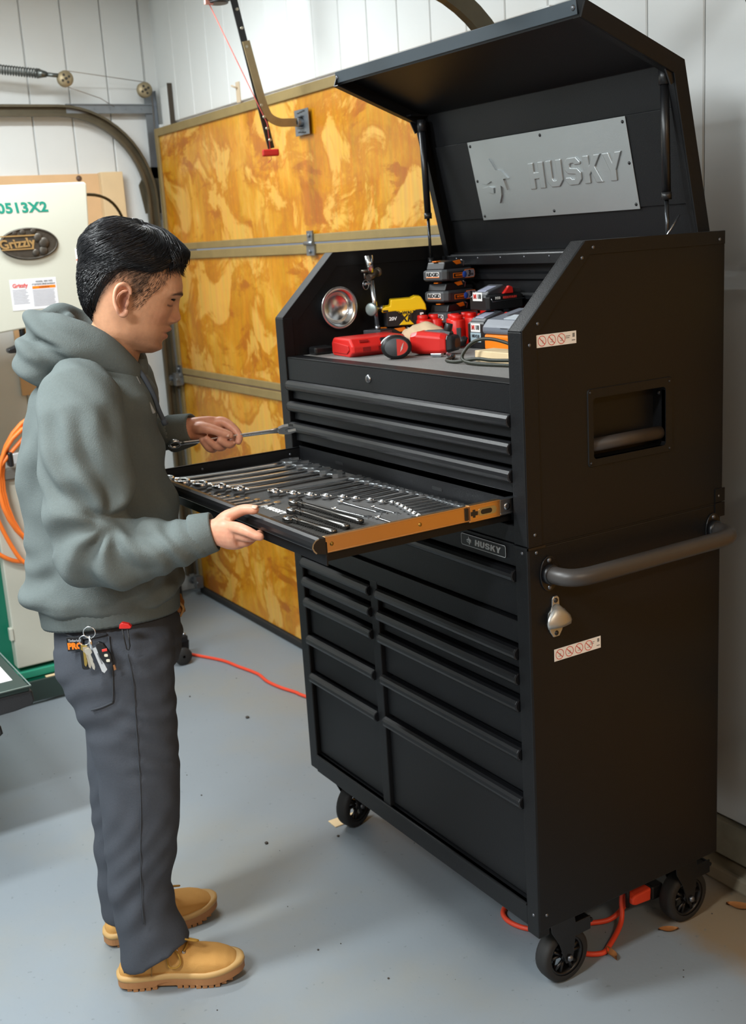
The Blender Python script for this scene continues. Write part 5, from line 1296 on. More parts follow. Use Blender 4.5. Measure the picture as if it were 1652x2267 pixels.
# left (far) arm
limb(hd, [((.045, .12, 1.435), .068, .072), ((.052, .165, 1.42), .082, .080), ((.050, .205, 1.36), .085, .080), ((.030, .235, 1.30), .075, .075), ((.018, .245, 1.245), .062, .066)], ref=(0, 1, 0), n=24)
limb(hd, [((-.010, .250, 1.235), .050, .055), ((.035, .238, 1.250), .053, .055), ((.09, .210, 1.270), .047, .050), ((.145, .185, 1.283), .042, .044), ((.175, .170, 1.290), .040, .040)], ref=(0, 1, 0), n=24)
hme = remesh(hd, .0065, 6)
v, nn = get_vn(hme)
S_, N_, Z_ = v[:, 0], v[:, 1], v[:, 2]
dsp = np.zeros(len(v))
near = smst(-N_, .15, .19)
# elbow folds fanning out of the crook
cx, cz = .105, 1.185
rr = np.hypot(S_ - cx, Z_ - cz); ph = np.arctan2(Z_ - cz, S_ - cx)
fan = np.sin(ph * 7.0 + 1.2 * np.sin(rr * 30)) * smst(rr, .015, .05) * (1 - smst(rr, .11, .19)) * near
dsp += .0085 * fan
# deep crease at the crook
d1 = np.abs((Z_ - (1.200 - .25 * (S_ - .10))))
dsp -= .016 * np.exp(-(d1 / .012) ** 2) * smst(S_, .045, .09) * (1 - smst(S_, .14, .17)) * near
# forearm rings
q = S_ + .45 * (Z_ - 1.11) + .012 * np.sin(Z_ * 48 + S_ * 9)
dsp += (.002 + .003 * np.sin(S_ * 40 + 2) ** 2) * np.sin(2 * math.pi * q / .044) * smst(S_, .15, .19) * (1 - smst(S_, .27, .29)) * near * smst(1.20 - Z_, -.02, .05)
# bag of cloth under the elbow
dsp += .006 * np.sin(2 * math.pi * (S_ * .8 + Z_ * .6) / .07) * gs(Z_, 1.08, .05) * gs(S_, .06, .08) * near
# upper sleeve: long soft drag folds
dsp += .0045 * np.sin(2 * math.pi * (S_ + .35 * (Z_ - 1.3) + .01 * np.sin(Z_ * 25)) / .055) * smst(Z_, 1.20, 1.27) * (1 - smst(Z_, 1.38, 1.44)) * near
# armpit and back folds
body = 1 - near
dsp += .0075 * np.sin(2 * math.pi * (S_ * .55 - Z_ * .28 + N_ * .2) / .05) * smst(-S_, .02, .09) * smst(Z_, 1.17, 1.25) * (1 - smst(Z_, 1.38, 1.44)) * body
dsp += .0055 * np.sin(2 * math.pi * (Z_ - .35 * S_ + .012 * np.sin(S_ * 28 + N_ * 11)) / .068) * smst(1.10 - Z_, -.02, .06) * smst(Z_, .935, .965) * body
dsp += .004 * np.sin(2 * math.pi * (Z_ * .8 + S_ * .55) / .085 + 1) * smst(Z_, 1.05, 1.12) * (1 - smst(Z_, 1.36, 1.42)) * smst(S_, .0, .08) * body
# chest-side shadow fold next to the arm
d2 = np.abs(S_ - (.150 + .10 * (1.28 - Z_)))
dsp -= .008 * np.exp(-(d2 / .016) ** 2) * smst(Z_, 1.14, 1.20) * (1 - smst(Z_, 1.34, 1.40)) * smst(-N_, .03, .10) * body
# general softness
dsp += .0022 * (np.sin(S_ * 41 + 2 * np.sin(Z_ * 17)) * np.sin(Z_ * 33 + N_ * 29 + 1) + .6 * np.sin(S_ * 83 + Z_ * 57 + N_ * 61))
v = v + nn * dsp[:, None]
set_v(hme, v)
hoodie = obj('hoodie', hme, HOOD, person)
# hem band and cuffs (ribbed)
def rib_band(rows, n=180, amp=.0012, yaw=0.0, th=None):
    c, s_ = math.cos(yaw), math.sin(yaw); rings = []
    for (s, nn_, z, a, b_, tl, tn) in rows:
        r = []
        for k in range(n):
            t = 2 * math.pi * k / n; q = 1 + (amp / a) * (1 if k % 2 else -1)
            ca, sa = math.cos(t), math.sin(t); x = math.copysign(abs(ca) ** .9, ca) * a * q; y = math.copysign(abs(sa) ** .9, sa) * b_ * q
            px, py = c * x - s_ * y, s_ * x + c * y
            r.append((s + px, nn_ + py, z + tl * px + tn * py))
        rings.append(r)
    return MB().loft(rings)
obj('hem_band', rib_band([(.010, 0, .965, .165, .176, .05, -.10), (.010, 0, .945, .161, .173, .06, -.12), (.010, 0, .920, .159, .173, .06, -.14), (.010, 0, .897, .158, .173, .06, -.15), (.010, 0, .891, .155, .170, .06, -.15), (.010, 0, .895, .147, .162, .06, -.15)], yaw=YW), HOOD, hoodie)
def cuff(p0, p1, r0, r1, name='cuff'):
    p0, p1 = Vector(p0), Vector(p1); d_ = (p1 - p0).normalized(); u = (Vector((0, 1, 0)) - d_ * d_.y).normalized(); w = d_.cross(u)
    rings = []; n = 64
    for t, r in ((0, r0), (.08, r0 * 1.05), (.5, (r0 + r1) / 2 * 1.04), (.92, r1 * 1.02), (1, r1 * .97), (1.0, r1 * .90), (.8, r1 * .86)):
        c = p0 + (p1 - p0) * t
        rings.append([c + (u * math.cos(2 * math.pi * k / n) + w * math.sin(2 * math.pi * k / n)) * (r + (.0007 if k % 2 else -.0007)) for k in range(n)])
    return obj(name, MB().loft(rings), HOOD, hoodie)
cuff((.262, -.249, 1.1345), (.308, -.2485, 1.1435), .044, .0405)
cuff((.155, .179, 1.284), (.216, .160, 1.296), .043, .0375)
# hood lying on the back: thick folded collar
hb = MB()
CP = [((.136, .0, 1.452), .016, .020), ((.124, -.045, 1.470), .020, .030), ((.085, -.083, 1.505), .024, .040), ((.030, -.098, 1.532), .032, .050), ((-.022, -.085, 1.545), .040, .056), ((-.052, -.045, 1.552), .046, .060), ((-.060, .0, 1.552), .048, .060), ((-.048, .045, 1.552), .046, .058), ((-.015, .085, 1.545), .040, .055), ((.040, .098, 1.530), .032, .048), ((.092, .083, 1.500), .024, .038), ((.128, .045, 1.468), .020, .028)]
path = spline([c[0] for c in CP], 5, closed=True); ra = [c[1] for c in CP]; rb = [c[2] for c in CP]; n = len(path); rings = []
for i, p in enumerate(path):
    f = i / 5; i0 = int(f) % 12; i1 = (i0 + 1) % 12; t = f - int(f)
    a_ = ra[i0] * (1 - t) + ra[i1] * t; b_ = rb[i0] * (1 - t) + rb[i1] * t
    tg = (path[(i + 1) % n] - path[i - 1]).normalized(); out = tg.cross(Vector((0, 0, 1))).normalized(); upd = out.cross(tg)
    if upd.z < 0: upd = -upd
    lean = (upd + out * (.0)).normalized()
    rings.append(ring_e(p, out * a_, lean * b_, 20))
vs = [p for r in rings for p in r]; m = 20
hb.add(vs, [(i * m + k, i * m + (k + 1) % m, ((i + 1) % n) * m + (k + 1) % m, ((i + 1) % n) * m + k) for i in range(n) for k in range(m)], True)
horiz(hb, [(-.030, 0, 1.445, .03, .05), (-.050, 0, 1.452, .060, .095), (-.062, 0, 1.475, .064, .115), (-.060, 0, 1.51, .066, .118), (-.052, 0, 1.55, .062, .105), (-.040, 0, 1.578, .045, .080), (-.030, 0, 1.590, .02, .05)], 0)
hm2 = remesh(hb, .0055, 4)
v, nn = get_vn(hm2)
ang = np.arctan2(v[:, 1], -(v[:, 0] - .03)); hgt = v[:, 2]
d_ = .006 * np.sin(2 * math.pi * (hgt * .9 + v[:, 0] * .45 + .01 * np.sin(ang * 3)) / .055) * smst(-v[:, 0], -.08, .0)
d_ += .003 * np.sin(v[:, 0] * 60 + v[:, 2] * 40 + v[:, 1] * 30)
d_ -= .010 * np.exp(-((hgt - (1.535 - .25 * (v[:, 0] + .02))) / .008) ** 2) * smst(-v[:, 1], .0, .05) * smst(-v[:, 0], -.03, .03)
set_v(hm2, v + nn * d_[:, None])
obj('hood', hm2, HOOD, hoodie)
# drawstrings with tips
STR = mat('dark_grey_drawstring', '3c434b', .8)
ds = obj('drawstring', MB().tube(spline([(.136, -.030, 1.468), (.152, -.040, 1.45), (.168, -.036, 1.41), (.176, -.03, 1.372), (.184, -.028, 1.348)], 6), .0055, 8, flat=.6), STR, hoodie)
obj('drawstring_tip', MB().cyl((.183, -.028, 1.350), (.187, -.027, 1.338), .0068, seg=10), STR, ds)
ds = obj('drawstring', MB().tube(spline([(.130, -.042, 1.464), (.140, -.054, 1.445), (.150, -.060, 1.42), (.164, -.058, 1.385), (.170, -.056, 1.370)], 6), .0042, 8), mat('pale_drawstring', '8d8f8d', .8), hoodie)
# ---------------------------------------------------------------- trousers
tr = MB()
horiz(tr, [(.012, 0, .955, .105, .125), (.016, 0, .92, .128, .150), (.022, 0, .88, .144, .168), (.020, .0, .83, .148, .174), (.020, 0, .78, .135, .168), (.025, .0, .755, .10, .13)], math.radians(8))
limb(tr, [((.025, -.080, .86), .138, .090), ((.030, -.092, .80), .137, .088), ((.040, -.098, .74), .122, .084), ((.052, -.102, .67), .107, .081), ((.056, -.105, .57), .096, .078), ((.054, -.107, .49), .093, .077), ((.046, -.109, .40), .088, .075), ((.036, -.110, .317), .080, .072), ((.027, -.111, .254), .073, .070), ((.034, -.112, .19), .074, .070), ((.044, -.112, .13), .080, .072), ((.048, -.112, .092), .088, .074, (0, 1, 0))], n=30)
limb(tr, [((.010, .080, .86), .125, .090), ((.010, .092, .80), .122, .086), ((.002, .094, .74), .112, .082), ((-.008, .092, .65), .100, .078), ((-.022, .088, .55), .090, .075), ((-.034, .086, .45), .084, .074), ((-.042, .086, .35), .080, .072), ((-.048, .086, .25), .078, .071), ((-.050, .088, .16), .080, .072), ((-.046, .090, .10), .086, .074), ((-.044, .090, .082), .086, .074)], n=30)
tme = remesh(tr, .0065, 5)
v, nn = get_vn(tme); S_, N_, Z_ = v[:, 0], v[:, 1], v[:, 2]
dsp = .002 * (np.sin(S_ * 37 + 2 * np.sin(Z_ * 13)) * np.sin(Z_ * 29 + N_ * 21) + .5 * np.sin(S_ * 77 + Z_ * 51 + N_ * 63))
side = np.where(N_ < 0, 1, .7)
fr_ = smst(S_, .01, .09)
dsp += (.0012 + .0018 * np.sin(Z_ * 23 + 1) ** 2) * np.sin(2 * math.pi * (Z_ + .18 * (S_ - .1) + .014 * np.sin(S_ * 31 + N_ * 17 + Z_ * 9)) / .047) * fr_ * smst(Z_, .52, .60) * (1 - smst(Z_, .84, .88))
dsp += .0035 * np.sin(2 * math.pi * (Z_ - .5 * S_ + .008 * np.sin(S_ * 45)) / .07) * (1 - fr_) * smst(Z_, .60, .68) * (1 - smst(Z_, .78, .84))
dsp += .0024 * np.sin(2 * math.pi * (Z_ - .45 * S_ + .022 * np.sin(S_ * 30 + N_ * 19)) / .088) * (1 - smst(Z_, .26, .40)) * smst(Z_, .085, .11)
dsp += .0018 * np.sin(2 * math.pi * (S_ + .12 * np.sin(Z_ * 9)) / .06) * (1 - smst(Z_, .45, .60)) * smst(Z_, .12, .2)
# hem lowers at the heel, lifts on the instep
low = 1 - smst(Z_, .09, .16)
Z2 = Z_ - low * (.048 * smst(-(S_ - .06), -.06, .09) - .010) * np.where(N_ < 0, 1, .5)
v = np.c_[S_, N_, Z2] + nn * (.7 * dsp)[:, None]
set_v(tme, v)
trousers = obj('trousers', tme, TROU, person)
SEAM = mat('trouser_seam', '363a40', .95)
def surf_line(pts, r, m, name, parent): return obj(name, MB().tube(spline(pts, 6), r, 6), m, parent)
# side seam, back pocket, tag
TN = -.186
def outer_n(s, z):
    """outermost (near side) trouser surface at s, z"""
    k = (np.abs(v[:, 0] - s) < .012) & (np.abs(v[:, 2] - z) < .012)
    return float(v[k, 1].min()) if k.any() else TN
surf_line([(s, outer_n(s, z) - .0005, z) for s, z in ((.078, .86), (.085, .80), (.082, .70), (.078, .60), (.072, .50), (.06, .40), (.05, .30), (.045, .20))], .0012, SEAM, 'side_seam', trousers)
pk = [(-.085, .895), (.0, .905), (.032, .885), (.038, .80), (.032, .762), (-.02, .735), (-.045, .742), (-.075, .80)]
surf_line([(s, outer_n(s, z) - .0008, z) for s, z in ((-.06, .905), (-.03, .897), (.01, .900), (.036, .905))], .0025, SEAM, 'pocket_edge', trousers)
surf_line([(s, outer_n(s, z) - .0008, z) for s, z in ((.040, .90), (.043, .85), (.042, .80), (.036, .752))], .0022, SEAM, 'pocket_edge', trousers)
surf_line([(s, outer_n(s, z) - .0008, z) for s, z in ((.036, .752), (.01, .742), (-.015, .735))], .0022, SEAM, 'pocket_edge', trousers)
tn = min(outer_n(-.05, .887), outer_n(-.018, .887), outer_n(-.034, .875), outer_n(-.034, .9)) - .001
tg = obj('brand_tag', MB().box(-.053, -.017, tn - .0012, tn, .871, .903), BLKP, trousers, .0008)
lettering('Timberland', .0085, mat('tag_white', 'c8ccd2', .6), tg, (-.035, tn - .0014, .895), (1, 0, 0), (0, 0, 1), sx=.72)
lettering('PRO', .019, ORNG, tg, (-.035, tn - .0014, .882), (1, 0, 0), (0, 0, 1), bold=.0012, sx=.9)
# ---------------------------------------------------------------- boots
WHEAT = mat('wheat_nubuck', 'b98a48', .85, var=.14, scale=14, bump=.3, bscale=300)
WELT = mat('pale_rubber_welt', 'b3905a', .6, var=.1)
GUM = mat('gum_rubber_sole', '9a6c42', .6, var=.15)
LACE = mat('yellow_brown_lace', '9c7428', .8)
def boot(heel, toe, nm):
    h = Vector((*heel, 0)); t_ = Vector((*toe, 0)); L_ = (t_ - h).length; d_ = (t_ - h).normalized(); l_ = Vector((-d_.y, d_.x, 0))
    Mx = Matrix((d_ * (L_ / .30), l_, Vector((0, 0, 1)))).transposed().to_4x4(); Mx.translation = h
    def outline(k=1.0, n=44):
        prof = [(0, .0), (.006, .022), (.02, .034), (.05, .039), (.09, .037), (.13, .037), (.17, .043), (.205, .050), (.235, .051), (.262, .045), (.282, .033), (.295, .018), (.30, 0)]
        up = spline([(x, y, 0) for x, y in prof], 3); 
        return [(.15 + (p.x - .15) * k, p.y * k) for p in up] + [(.15 + (p.x - .15) * k, -p.y * k) for p in up[-2:0:-1]]
    up_rows = []
    # upper: slices along the length
    sl = [(.004, .0, .018, .052), (.010, .024, .020, .062), (.03, .034, .020, .078), (.06, .036, .020, .118), (.09, .036, .020, .132), (.12, .036, .020, .118), (.15, .039, .020, .103), (.18, .044, .020, .090), (.21, .048, .020, .081), (.24, .047, .020, .074), (.265, .041, .020, .064), (.283, .030, .020, .052), (.294, .016, .022, .038)]
    rings = []
    for x, w, z0, z1 in sl:
        w = max(w, .010); r = []
        for k in range(24):
            a = 2 * math.pi * k / 24; ca, sa = math.cos(a), math.sin(a)
            y = math.copysign(abs(ca) ** .75, ca) * w; z = (z0 + z1) / 2 + math.copysign(abs(sa) ** (.62 if x > .2 else .8), sa) * (z1 - z0) / 2
            if z > (z0 + z1) / 2 + .01: y *= 1 - .35 * (z - (z0 + z1) / 2 - .01) / max(.02, (z1 - z0) / 2) * (1 if x > .1 else .6)
            r.append((x, y, z))
        rings.append(r)
    b = obj(nm, remesh(MB().loft(rings), .0045, 3), WHEAT, person)
    b.matrix_local = Mx
    lo = outline(1.02); wl_ = []
    def lift(x): return .010 * smst(np.array(x), .20, .30).item() + .004 * (1 - smst(np.array(x), 0, .1).item()) * 0
    w = MB(); n = len(lo)
    rgs = []
    for k, z in ((1.00, .026), (1.025, .027), (1.032, .032), (1.025, .038), (.97, .040)):
        rgs.append([(x, y, z + lift(x) + (.004 * math.cos((x - .15) * 14) if False else 0)) for x, y in outline(k)])
    w.loft(rgs, smooth=True); obj('welt', w, WELT, b)
    # outsole: forefoot and heel blocks with lugs
    s_ = MB(); lo = outline(1.02)
    def zb_(x): return .010 * smst(np.array(x), .22, .30).item()
    top = [(x, y, .029 + lift(x)) for x, y in lo]; bot = [(x, y * .97, (.017 if .100 < x < .130 else .0085) + zb_(x)) for x, y in lo]
    s_.loft([bot, top], smooth=False); obj('outsole', s_, GUM, b, .001)
    for k in range(19):
        x = .014 + k * .0150
        if .094 < x < .138 or x > .286: continue
        for sd_ in (-1, 1):
            ys = [abs(q[1]) for q in lo if abs(q[0] - x) < .014]; yw = min(ys) if x > .25 or x < .03 else max(ys)
            obj('lug', MB().box(x - .0058, x + .0058, min(sd_ * yw * .45, sd_ * yw * .93), max(sd_ * yw * .45, sd_ * yw * .93), zb_(x), .0105 + zb_(x)), GUM, b, .001)
    # laces and eyelets
    for k, (x, z) in enumerate(((.165, .099), (.148, .107))):
        for sd_ in (-1, 1):
            m = MB(); m.lathe([(.002, .002), (.0042, .0015), (.0045, 0)], (x, sd_ * .026, z - .010), (.2, sd_ * .7, .7), 12); obj('eyelet', m, STEEL, b)
        obj('lace', MB().tube(spline([(x, -.026, z - .008), (x + .008, -.012, z + .002), (x + .004, .012, z + .002), (x, .026, z - .008)], 5), .0024, 6), LACE, b)
    obj('lace', MB().tube(spline([(.150, -.006, .116), (.165, -.022, .122), (.195, -.030, .118), (.200, -.020, .113), (.175, -.006, .112), (.155, .004, .114)], 6), .0024, 6), LACE, b)
    obj('lace', MB().tube(spline([(.140, -.030, .108), (.128, -.040, .090), (.130, -.0455, .066), (.146, -.047, .062), (.158, -.045, .072), (.155, -.041, .090), (.145, -.034, .104)], 6), .0024, 6), LACE, b)
    obj('seam', MB().tube(spline([(.085, -.0375, .040), (.088, -.0375, .060), (.090, -.037, .09)], 4), .0012, 6), mat('boot_seam', '8a6836', .8), b)
    return b
boot((-.047, -.121), (.253, -.100), 'boot')
boot((-.119, .046), (.147, .180), 'boot')
# ---------------------------------------------------------------- body: head, neck, arms and hands in one skin
HC = Vector((.133, -.004, 1.610)); PITCH = math.radians(18); YAWH = math.radians(15)
HM = Matrix.Translation(HC) @ Matrix.Rotation(YAWH, 4, 'Z') @ Matrix.Rotation(PITCH, 4, 'Y')
HMI = HM.inverted()
zk = [-.104, -.100, -.0835, -.070, -.050, -.030, -.010, .010, .025, .042, .060, .080, .100, .120, .135, .144, .1475]
xf = [.045, .066, .0865, .0840, .0865, .0880, .0905, .0930, .0985, .1065, .1040, .0965, .0810, .0560, .028, .008, -.010]
xb = [-.030, -.040, -.052, -.062, -.075, -.086, -.094, -.100, -.104, -.1065, -.1065, -.1040, -.0960, -.0800, -.058, -.036, -.020]
wk = [.020, .030, .0475, .0540, .0600, .0655, .0700, .0725, .0740, .0750, .0755, .0740, .0680, .0560, .038, .020, .006]
def sk(z): return np.interp(z, zk, xf), np.interp(z, zk, xb), np.interp(z, zk, wk)
def skull_pt(z, a, off=0.0):
    f, b_, w = sk(z); ca, sa = math.cos(a), math.sin(a)
    e = .82 if ca > 0 else .95
    xc = -.012
    x = xc + ((f - xc) if ca > 0 else (xc - b_)) * math.copysign(abs(ca) ** e, ca)
    y = w * math.copysign(abs(sa) ** .92, sa)
    k = 1 + off / max(.02, math.hypot(x - xc, y))
    return Vector((xc + (x - xc) * k, y * k, z))
bd_ = MB()
zrows = np.linspace(-.104, .1475, 44)
bd_.loft([[HM @ skull_pt(z, 2 * math.pi * k / 48) for k in range(48)] for z in zrows])
# neck, shoulders core
limb(bd_, [((.108, -.004, 1.565), .055, .056), ((.090, 0, 1.530), .060, .058), ((.074, 0, 1.49), .061, .060), ((.055, 0, 1.44), .064, .068), ((.03, 0, 1.38), .06, .08), ((.02, 0, 1.25), .05, .08)], ref=(0, 1, 0), n=24)
# jaw corner fill under the ear
limb(bd_, [((.02, -.12, 1.40), .035, .035), ((.046, -.21, 1.36), .035, .035), ((.045, -.235, 1.15), .030, .030)], n=14)
limb(bd_, [((.045, -.238, 1.14), .034, .034), ((.12, -.250, 1.122), .036, .036), ((.22, -.250, 1.130), .030, .030), ((.285, -.250, 1.141), .026, .030), ((.305, -.252, 1.145), .026, .029)], n=16)
limb(bd_, [((.03, .12, 1.40), .035, .035), ((.045, .21, 1.36), .035, .035), ((.010, .245, 1.245), .030, .030)], n=14)
limb(bd_, [((.010, .245, 1.245), .030, .030), ((.09, .210, 1.270), .032, .032), ((.17, .172, 1.290), .029, .029), ((.21, .161, 1.297), .027, .028)], n=16)
# --- right hand (near): thumb on top of the drawer lip, fingers under it
limb(bd_, [((.296, -.251, 1.143), .026, .029), ((.318, -.262, 1.145), .030, .024), ((.338, -.277, 1.143), .034, .021), ((.354, -.291, 1.142), .031, .017), ((.362, -.298, 1.141), .024, .012)], ref=(.45, .8, .2), n=18)
finger(bd_, [(.318, -.258, 1.158), (.336, -.264, 1.174), (.354, -.270, 1.184), (.378, -.280, 1.1935), (.400, -.292, 1.1945)], [.016, .0155, .0130, .0115, .0100])
finger(bd_, [(.340, -.284, 1.160), (.362, -.306, 1.163), (.386, -.330, 1.160), (.401, -.338, 1.154), (.413, -.342, 1.150)], [.013, .0125, .0110, .0098, .0085])
finger(bd_, [(.340, -.278, 1.148), (.360, -.294, 1.147), (.384, -.306, 1.142), (.398, -.298, 1.141), (.406, -.284, 1.143)], [.012, .0125, .0110, .0098, .0085])
finger(bd_, [(.332, -.270, 1.134), (.350, -.282, 1.130), (.372, -.288, 1.127), (.386, -.278, 1.130), (.392, -.262, 1.134)], [.012, .0118, .0105, .0095, .0082])
finger(bd_, [(.325, -.260, 1.126), (.342, -.270, 1.119), (.360, -.270, 1.118), (.372, -.260, 1.122), (.377, -.246, 1.127)], [.011, .0108, .0095, .0085, .0075])
# --- left hand (far): palm behind the wrench, fingers curling up in front of it
limb(bd_, [((.205, .163, 1.296), .027, .024), ((.228, .163, 1.294), .031, .021), ((.252, .167, 1.291), .034, .018), ((.272, .172, 1.291), .031, .014), ((.282, .174, 1.294), .022, .010)], ref=(0, 1, .1), n=18)
finger(bd_, [(.262, .168, 1.305), (.286, .167, 1.309), (.313, .156, 1.291), (.325, .146, 1.274), (.323, .137, 1.262)], [.0125, .012, .0105, .0092, .0080])
finger(bd_, [(.258, .174, 1.295), (.282, .176, 1.284), (.305, .158, 1.262), (.300, .137, 1.257), (.281, .128, 1.270)], [.012, .012, .0106, .0096, .0085])
finger(bd_, [(.246, .172, 1.286), (.266, .176, 1.268), (.284, .158, 1.252), (.272, .135, 1.253), (.250, .127, 1.276)], [.012, .0115, .0102, .0095, .0085])
finger(bd_, [(.234, .168, 1.280), (.250, .172, 1.262), (.262, .156, 1.247), (.252, .136, 1.251), (.238, .129, 1.274)], [.011, .0105, .0094, .0088, .0078])
finger(bd_, [(.222, .154, 1.298), (.240, .143, 1.300), (.258, .136, 1.298), (.284, .131, 1.289), (.306, .131, 1.280)], [.0165, .0155, .0130, .0112, .0095])
sme = remesh(bd_, .0026, 3)
v, nn = get_vn(sme)
Hi = np.array(HMI)
c = v @ Hi[:3, :3].T + Hi[:3, 3]; X, Y, Z = c[:, 0], c[:, 1], c[:, 2]
head = (X > -.2) & (Z > -.135) & (np.abs(Y) < .1)
hw = np.where(head, 1.0, 0.0)
front = hw * smst(X, .035, .065)
# nose
dn = np.interp(Z, [-.038, -.031, -.0265, -.020, -.012, -.004, .006, .016, .026, .036], [0, .002, .010, .020, .0245, .0215, .0150, .0100, .0050, 0])
sg = np.interp(Z, [-.03, -.018, -.008, .006, .02, .03], [.0125, .0130, .0100, .0080, .0070, .0080])
dx = dn * np.exp(-(np.abs(Y) / sg) ** 2.4) * front
# wings of the nose
al = gs(np.abs(Y), .0135, .0055) * gs(Z, -.019, .0065) * front
dx += .0055 * al
dy = np.sign(Y) * .0030 * al
# lips
lw = np.exp(-(np.abs(Y) / .021) ** 2.6) * front
dx += lw * np.interp(Z, [-.074, -.066, -.0585, -.053, -.0492, -.0478, -.0460, -.041, -.0365, -.032, -.026], [0, .002, .0095, .0090, .0045, .0028, .0050, .0115, .0120, .0050, 0])
dx += front * .004 * gs(Z, -.086, .012) * np.exp(-(Y / .022) ** 2)
# eye sockets, lids, brow ridge, cheek
ay = np.abs(Y)
so = gs(ay, .031, .016) * gs(Z, .020, .0105) * front
dx -= .0105 * so
lid_ = np.exp(-(((ay - .032) / .0125) ** 2 + ((Z - .0185) / .0085) ** 2)) * front
dx += .0085 * lid_
dx -= .0035 * gs(Z, .0270, .0022) * gs(ay, .032, .014) * front
dx -= .0030 * gs(Z, .0105 - .04 * 0, .0020) * gs(ay, .032, .012) * front
dx += .0040 * gs(ay, .026, .020) * gs(Z, .040, .007) * front
dx += .0030 * gs(ay, .044, .014) * gs(Z, -.006, .014) * front
# temples and jaw angle
dy += np.sign(Y) * hw * (-.0035 * gs(X, .055, .022) * gs(Z, .045, .025) + .003 * gs(X, .005, .028) * gs(Z, -.072, .02))
c2 = c.copy(); c2[:, 0] += dx; c2[:, 1] += dy
Hn = np.array(HM); v2 = c2 @ Hn[:3, :3].T + Hn[:3, 3]
set_v(sme, v2)
# albedo painted per vertex: lips, brows, lash line, beard shadow, clipped temples
def lin(h): return np.array(srgb(h))
col = np.tile(lin('cd9a78'), (len(v), 1))
def blend(mask, h): 
    global col
    col = col * (1 - mask[:, None]) + lin(h) * mask[:, None]
nz = rng.random(len(v))
blend(hw * .35 * gs(ay, .045, .022) * gs(Z, -.015, .022) * smst(X, .03, .06), 'bf7b60')
blend(front * .40 * np.exp(-(Y / .016) ** 2) * gs(Z, -.014, .012), 'c67f6a')
# beard shadow
be = hw * smst(X, -.005, .03) * (smst(-Z, .045, .075)) * (.40 + .12 * nz)
blend(be, '7a5843')
blend(front * np.exp(-(Y / .026) ** 2) * gs(Z, -.030, .0055) * (.42 + .15 * nz), '5c4234')
blend(lw * smst(-Z, .034, .037) * (1 - smst(-Z, .059, .063)) * .75, 'a8645a')
blend(lw * gs(Z, -.0482, .0016) * .8, '4a2320')
# hair fade on temples, sideburn and nape
az = np.degrees(np.arctan2(ay, X + .012))
zl = np.interp(az, [0, 25, 42, 52, 60, 70, 76, 82, 88, 100, 112, 125, 140, 160, 180], [.098, .096, .085, .062, .046, .012, -.004, -.002, .022, .036, .030, .0, -.038, -.056, -.062])
fade = hw * smst(Z - zl, -.010, .034)
blend(fade * (.70 + .18 * nz), '332a25')
# brows and lash line
bz = np.interp(ay, [.010, .018, .030, .042, .052], [.0385, .0415, .0435, .0410, .0355])
bro = front * np.exp(-((Z - bz) / np.interp(ay, [.010, .03, .052], [.0050, .0046, .0026])) ** 4) * smst(ay, .009, .013) * (1 - smst(ay, .046, .054))
blend(bro * .93, '1e1815')
lz = .0118 - 9.0 * (ay - .032) ** 2 * -1
la = front * np.exp(-((Z - lz) / .0016) ** 2) * smst(ay, .018, .021) * (1 - smst(ay, .044, .047))
blend(la * .9, '1a1412')
blend(front * gs(Z, .0265, .0016) * gs(ay, .033, .011) * .45, '7c523d')
blend(lid_ * .25, 'a87458')
# hands rosier, knuckles
hand = (1 - hw) * (v[:, 2] < 1.36)
blend(hand * .55, 'cc8f78')
blend(hand * .30 * (.5 + .5 * np.sin(v[:, 0] * 260) * np.sin(v[:, 2] * 210 + v[:, 1] * 190)), 'c27a66')
# ---- ear appended to the same mesh
def ear_mesh(sd_):
    E = MB(); ex, ey = -.018, sd_ * .0755
    def P(x, z, o): return Vector((ex + x, ey + sd_ * o, z))
    out = [(.010, .016), (.008, .026), (.000, .033), (-.010, .034), (-.018, .028), (-.0215, .016), (-.0205, .002), (-.0165, -.010), (-.010, -.020), (-.004, -.027), (.003, -.029), (.008, -.024), (.009, -.016)]
    hx = spline([P(x, z, .010 + .006 * (1 if x < -.005 else .2)) for x, z in out], 4); n = len(hx)
    E.tube(hx, [np.interp(i / (n - 1), [0, .15, .5, .75, .88, 1], [.0030, .0042, .0042, .0045, .0068, .0050]) for i in range(n)], 8)
    # back shell
    cen = P(-.004, .004, .004); rim = [P(x * .98, z * .98, .009) for x, z in out]; k = len(rim); base_ = [P(x * .55 + .002, z * .6, -.006) for x, z in out]
    inn = [P(x * .72 + .001, z * .74, .0055) for x, z in out]; deep = [P(x * .35 + .003, z * .38 - .002, .0005) for x, z in out]
    E.add(rim + base_, [(i, (i + 1) % k, k + (i + 1) % k, k + i) for i in range(k)], True)
    E.add(rim + inn + deep, [(i, (i + 1) % k, k + (i + 1) % k, k + i) for i in range(k)] + [(k + i, k + (i + 1) % k, 2 * k + (i + 1) % k, 2 * k + i) for i in range(k)] + [tuple(range(2 * k, 3 * k))], True)
    E.tube(spline([P(.002, .022, .0075), (P(-.006, .018, .0085)), P(-.0125, .008, .0090), P(-.012, -.006, .0085), P(-.006, -.015, .0080)], 5), [.0020] * 2 + [.0030] * 17 + [.0022] * 2, 8)
    E.tube(spline([P(.009, .004, .002), P(.0085, -.003, .0085), P(.008, -.010, .004)], 5), .0040, 8)
    return E.xf(HM)
bmb = bmesh.new(); bmb.from_mesh(sme)
n0 = len(sme.vertices)
for sd_ in (-1, 1): bmb.from_mesh(ear_mesh(sd_).mesh('ear'))
sme2 = bpy.data.meshes.new('body'); bmb.to_mesh(sme2); bmb.free()
sme2.polygons.foreach_set('use_smooth', [True] * len(sme2.polygons))
